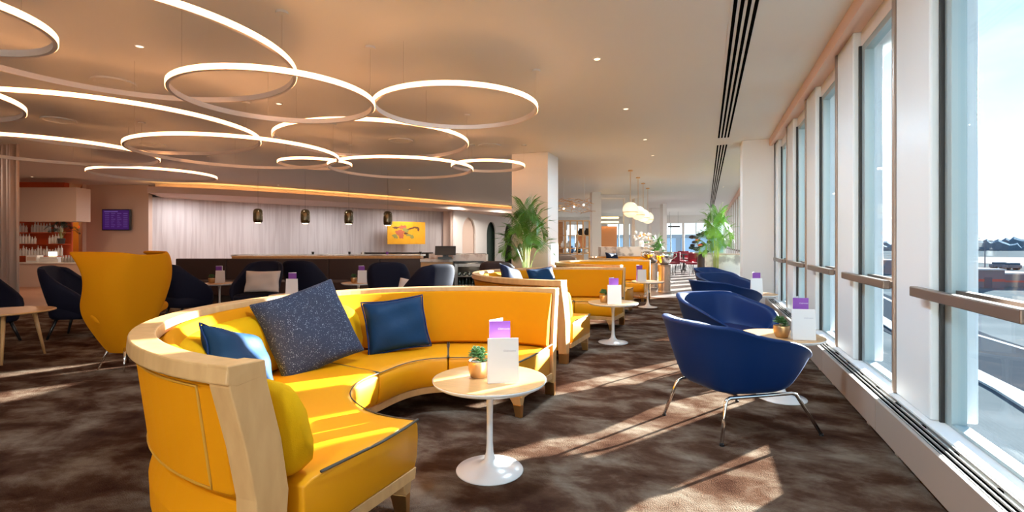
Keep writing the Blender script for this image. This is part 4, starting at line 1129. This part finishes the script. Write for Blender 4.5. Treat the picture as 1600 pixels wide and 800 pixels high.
for i in range(26):
    bm = nb(); bmesh.ops.create_icosphere(bm, subdivisions=1, radius=.05+.03*rr.random(), matrix=Matrix.Translation(((rr.random()-.5)*.5, (rr.random()-.5)*.3, 1.02+rr.random()*.52)) @ Matrix.Diagonal((1.3, .6, .7, 1))); mk('leaf', bm, ('green', 'choc', 'orange')[i % 3 if i % 5 == 0 else i % 2], t)

# dark red dining chairs and tables in the far room
def dining(loc, rz, label):
    t = empty('dining_chair', loc, rz, label, 'chair', 'dark red dining chairs in the far room')
    mk('seat', loft(nb(), [[(.24*k*math.cos(a), .24*k*math.sin(a), z) for a in [2*PI*i/16 for i in range(16)]] for z, k in ((.42, .9), (.45, 1), (.49, .95))]), 'red', t, smooth=True)
    mk('backrest', loft(nb(), [[(-.25+.28*(1-math.cos(a)), .27*math.sin(a), z) for a in [R(-80+160*i/12) for i in range(13)]] for z in (.52, .65, .80, .86)], closed_prof=False), 'red', t, smooth=True, solid=.04)
    for sx_, sy_ in ((-1, -1), (-1, 1), (1, -1), (1, 1)): mk('leg', tube(nb(), [(sx_*.16, sy_*.16, .43), (sx_*.22, sy_*.22, 0)], .013, 6), 'black', t)
    return t
dc = dining(at(1053, 20), face(.8, .6), 'dark red dining chair, leftmost of the far group')
for px, D, a, lab in ((1063, 22, face(1, -.3), 'dark red dining chair second from left in the far group'), (1074, 21, face(-.9, .3), 'dark red dining chair right of the far table'),
                      (1081, 19.5, face(-1, -.2), 'dark red dining chair nearest the marble partition'), (1068, 25, face(0, -1), 'dark red dining chair behind the far table')):
    copy_tree(dc, None, lab, at(px, D), a)
t = empty('dining_table', at(1068, 22.8), 0, 'small dark dining table amid the dark red chairs', 'table')
mk('tabletop', lathe(nb(), [(0, .72), (.4, .72), (.4, .75), (0, .75)], 32), 'choc', t); mk('pedestal', lathe(nb(), [(0, 0), (.22, 0), (.04, .04), (.04, .72), (0, .72)], 20), 'black', t)
t = empty('ceiling_bar_light', at(1053, 30, 2.25), YAW, 'short dark linear pendant in front of the far windows', 'pendant lamp')
mk('bar', B(-.35, .35, -.03, .03, -.05, .05), 'black', t)
for x in (-.25, .25): mk('hanger', tube(nb(), [(x, 0, .05), (x, 0, CEIL-2.25)], .004, 4), 'black', t)

# brown chair and grey chair between column and sofas
t = empty('lounge_chair', at(783, 8.7), face(.3, 1), 'brown lounge chair half hidden behind the second sofa, left of the palm', 'armchair')
for c_ in L.children:
    o = c_.copy(); o.parent = t; C.objects.link(o)
    if o.name.startswith(('shell', 'seat')): o.data = o.data.copy(); o.data.materials.clear(); o.data.materials.append(M['brown'])
t = empty('lounge_chair', at(884, 14.2), face(.2, 1), 'grey upholstered chair back just right of the white column', 'armchair')
for c_ in L.children:
    o = c_.copy(); o.parent = t; C.objects.link(o)
    if o.name.startswith(('shell', 'seat')): o.data = o.data.copy(); o.data.materials.clear(); o.data.materials.append(M['taupe'])

# ------------------------------------------------------------------ outside : the apron
GZ = -8.0
struct('ground', B(1.6, 1500, -900, 1500, GZ-.5, GZ), 'apron')
def X(px, py, z=GZ):
    D = (EYE-z)*F/(py-380); return at(px, D, z)
def strip(name, pts, wdt, m, lab, cat, z=GZ, h=.06):
    pts = [Vector(p) for p in pts]; bm = nb(); s = []
    for i, p in enumerate(pts):
        t_ = (pts[min(i+1, len(pts)-1)]-pts[max(i-1, 0)]).normalized(); nn = Vector((-t_.y, t_.x, 0))*wdt/2
        s.append([(p.x-nn.x, p.y-nn.y, z), (p.x+nn.x, p.y+nn.y, z), (p.x+nn.x, p.y+nn.y, z+h), (p.x-nn.x, p.y-nn.y, z+h)])
    o = mk(name, loft(bm, s), m); tag(o, lab, cat); return o
M['lane'] = mat('pale_lane', (.42, .45, .47), .9, spec=0); M['road'] = mat('dark_tarmac', (.035, .042, .052), .9, spec=0); M['shed'] = mat('grey_cladding', (.12, .135, .17), .8, spec=0)
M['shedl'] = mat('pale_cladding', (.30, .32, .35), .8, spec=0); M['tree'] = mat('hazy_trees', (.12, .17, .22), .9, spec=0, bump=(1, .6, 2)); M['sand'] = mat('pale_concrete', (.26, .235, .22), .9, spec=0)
M['louvre'] = mat('blue_louvres', (.05, .09, .13), .8, spec=0); M['redstripe'] = mat('red_stripe', (.35, .05, .05), .6); M['backdrop'] = mat('pale_blue_backdrop', (.42, .55, .70), .8, spec=0); M['duct'] = mat('pale_duct', (.14, .18, .20), .8, spec=0)
strip('service_road', [X(1330, 455), X(1460, 520), X(1600, 575), X(1750, 640)], 9, 'road', 'dark service road running past the windows', 'road', h=.03)
strip('lane_line', [X(1330, 440), X(1463, 505), X(1600, 546), X(1750, 590)], .45, 'lane', 'thin white line along the far side of the service road', 'road marking')
strip('kerb', [X(1330, 470), X(1466, 556), X(1575, 612), X(1720, 700)], 1.3, 'lane', 'broad pale kerb band along the near side of the road', 'kerb', h=.15)
o = mk('taxiway', B(120, 700, 60, 420, GZ, GZ+.05), 'sand'); tag(o, 'broad pale concrete taxiway in the distance', 'taxiway')
def shed(px, D, wd, dp_, h, m, lab, stripe=False):
    p = at(px, D, GZ); t = empty('airport_building', p, YAW-R(8), lab, 'building', 'buildings on the apron')
    mk('walls', B(-wd/2, wd/2, 0, dp_, 0, h), m, t); mk('roof', B(-wd/2-.2, wd/2+.2, -.2, dp_+.2, h, h+.3), 'shedl', t)
    if stripe: mk('stripe', B(-wd/2-.02, wd/2+.02, -.05, 0, h*.35, h*.5), 'redstripe', t)
    mk('opening', B(wd*.1, wd*.25, -.08, 0, 0, h*.6), 'louvre', t)
    return t
shed(1530, 104, 9.5, 12, 3.6, 'shed', 'grey flat roofed shed in the nearest window', True); shed(1598, 106, 8, 10, 2.6, 'shed', 'lower grey shed right of the flat roofed one', True)
shed(1483, 120, 14, 8, 1.9, 'shedl', 'long pale low shed left of the grey one'); shed(1360, 150, 16, 12, 4.0, 'shed', 'grey shed seen in the second window')
shed(1288, 190, 22, 14, 6, 'shed', 'distant grey building seen in the third window'); shed(1470, 260, 20, 10, 4, 'shedl', 'small pale far building on the taxiway edge')
# terminal outbuilding just below the windows
t = empty('outbuilding', (9.5, 9.0, GZ), R(-12), 'flat roofed outbuilding close below the nearest window', 'building')
bm = nb(); box(bm, -3.5, 9, -10, 3.2, 0, 3.6); mk('walls', bm, 'louvre', t); mk('roof', B(-3.9, 9.4, -10.4, 3.6, 3.6, 3.95), 'roofm', t)
bm = nb(); 
for j in range(18): box(bm, -3.56, -3.5, -9.5+j*.7, -9.0+j*.7, .6, 2.9)
mk('louvres', bm, 'duct', t); mk('roof_duct', B(.5, 2.5, -6, -1.5, 3.95, 4.7), 'duct', t, bevel=.05); mk('parapet', B(-3.9, 9.4, 3.45, 3.6, 3.95, 4.25), 'duct', t)
t = empty('ground_unit', (5.2, 3.4, GZ), R(-12), 'small white service cabin beside the outbuilding below the window', 'cabin')
mk('body', B(-1, 1, -2.4, 2.4, .3, 3.0), 'duct', t, bevel=.05); mk('roof', B(-1.1, 1.1, -2.5, 2.5, 3.0, 3.15), 'shedl', t)
o = mk('facade_louvre_screen', B(2.0, 2.08, 2.6, 16, -7.9, -.9), 'louvre'); bpy.data.objects.remove(o)
t = empty('airport_building', (-22, 95, GZ), 0, 'pale blue hangar block added outside the far windows', 'building')  # added block that hides the dark trees and pales the far windows
mk('walls', B(-60, 36, 0, 30, 0, 10.2), 'backdrop', t); mk('roof', B(-60.3, 36.3, -.3, 30.3, 10.2, 10.8), 'shedl', t)
for x in range(-55, 35, 12): mk('pilaster', B(x, x+.8, -.3, 0, 0, 10.2), 'shedl', t)
def mast(px, D, h, lab, heads=3):
    p = at(px, D, GZ); t = empty('floodlight_mast', p, 0, lab, 'light mast', 'floodlight masts on the apron'); zt = h
    mk('pole', tube(nb(), [(0, 0, 0), (0, 0, zt)], [.22, .12], 8), 'shed', t)
    bm = nb(); box(bm, -1.9, 1.9, -.1, .1, zt-.15, zt)
    for x in (-1.7, 0, 1.7): box(bm, x-.45, x+.45, -.35, .35, zt, zt+.28)
    mk('lamp_heads', bm, 'shed', t)
mast(1514, 130, 10.4, 'tall floodlight mast with three heads, in the nearest window'); mast(1539, 190, 10.0, 'thinner farther floodlight mast right of the tall one')
mast(1468, 170, 11.2, 'floodlight mast partly hidden by the window frame')
g = 'parked vans on the apron'
for px, D, lab in ((1581, 175, 'dark vehicle row parked on the far taxiway'), (1560, 182, 'low vehicle left of the dark row on the taxiway'), (1488, 165, 'vehicle parked below the left mast')):
    t = empty('service_van', at(px, D, GZ), R(20), lab, 'van', g)
    mk('body', B(-2.6, 2.6, -1, 1, .45, 1.6), 'shed', t, bevel=.15); mk('cab', B(-1.6, 2.2, -.9, .9, 1.6, 2.3), 'louvre', t, bevel=.2)
    for sx_ in (-1.6, 1.6):
        bm = nb(); lathe(bm, [(0, -1.02), (.42, -1.02), (.42, 1.02), (0, 1.02)], 14)
        for v in bm.verts: v.co = Vector((v.co.x+sx_, v.co.z, v.co.y+.42))
        mk('wheel', bm, 'black', t)
def treeline(D, h, seed, lab):
    rr = random.Random(seed); bm = nb(); s = []; n = 150
    for i in range(n+1):
        px = 1050+i*6; p = at(px, D, GZ); k_ = h*(.55+.5*rr.random()+.3*math.sin(i*.31+seed)); q = at(px, D+30, GZ)
        s.append([(p.x, p.y, GZ), (p.x, p.y, GZ+k_*.8), ((p.x+q.x)/2, (p.y+q.y)/2, GZ+k_), (q.x, q.y, GZ)])
    o = mk('tree_line', loft(bm, s), 'tree'); tag(o, lab, 'trees', None, 'stuff')
treeline(620, 11.5, 1, 'hazy line of distant trees along the horizon'); treeline(850, 16, 5, 'paler hills and trees behind the tree line')
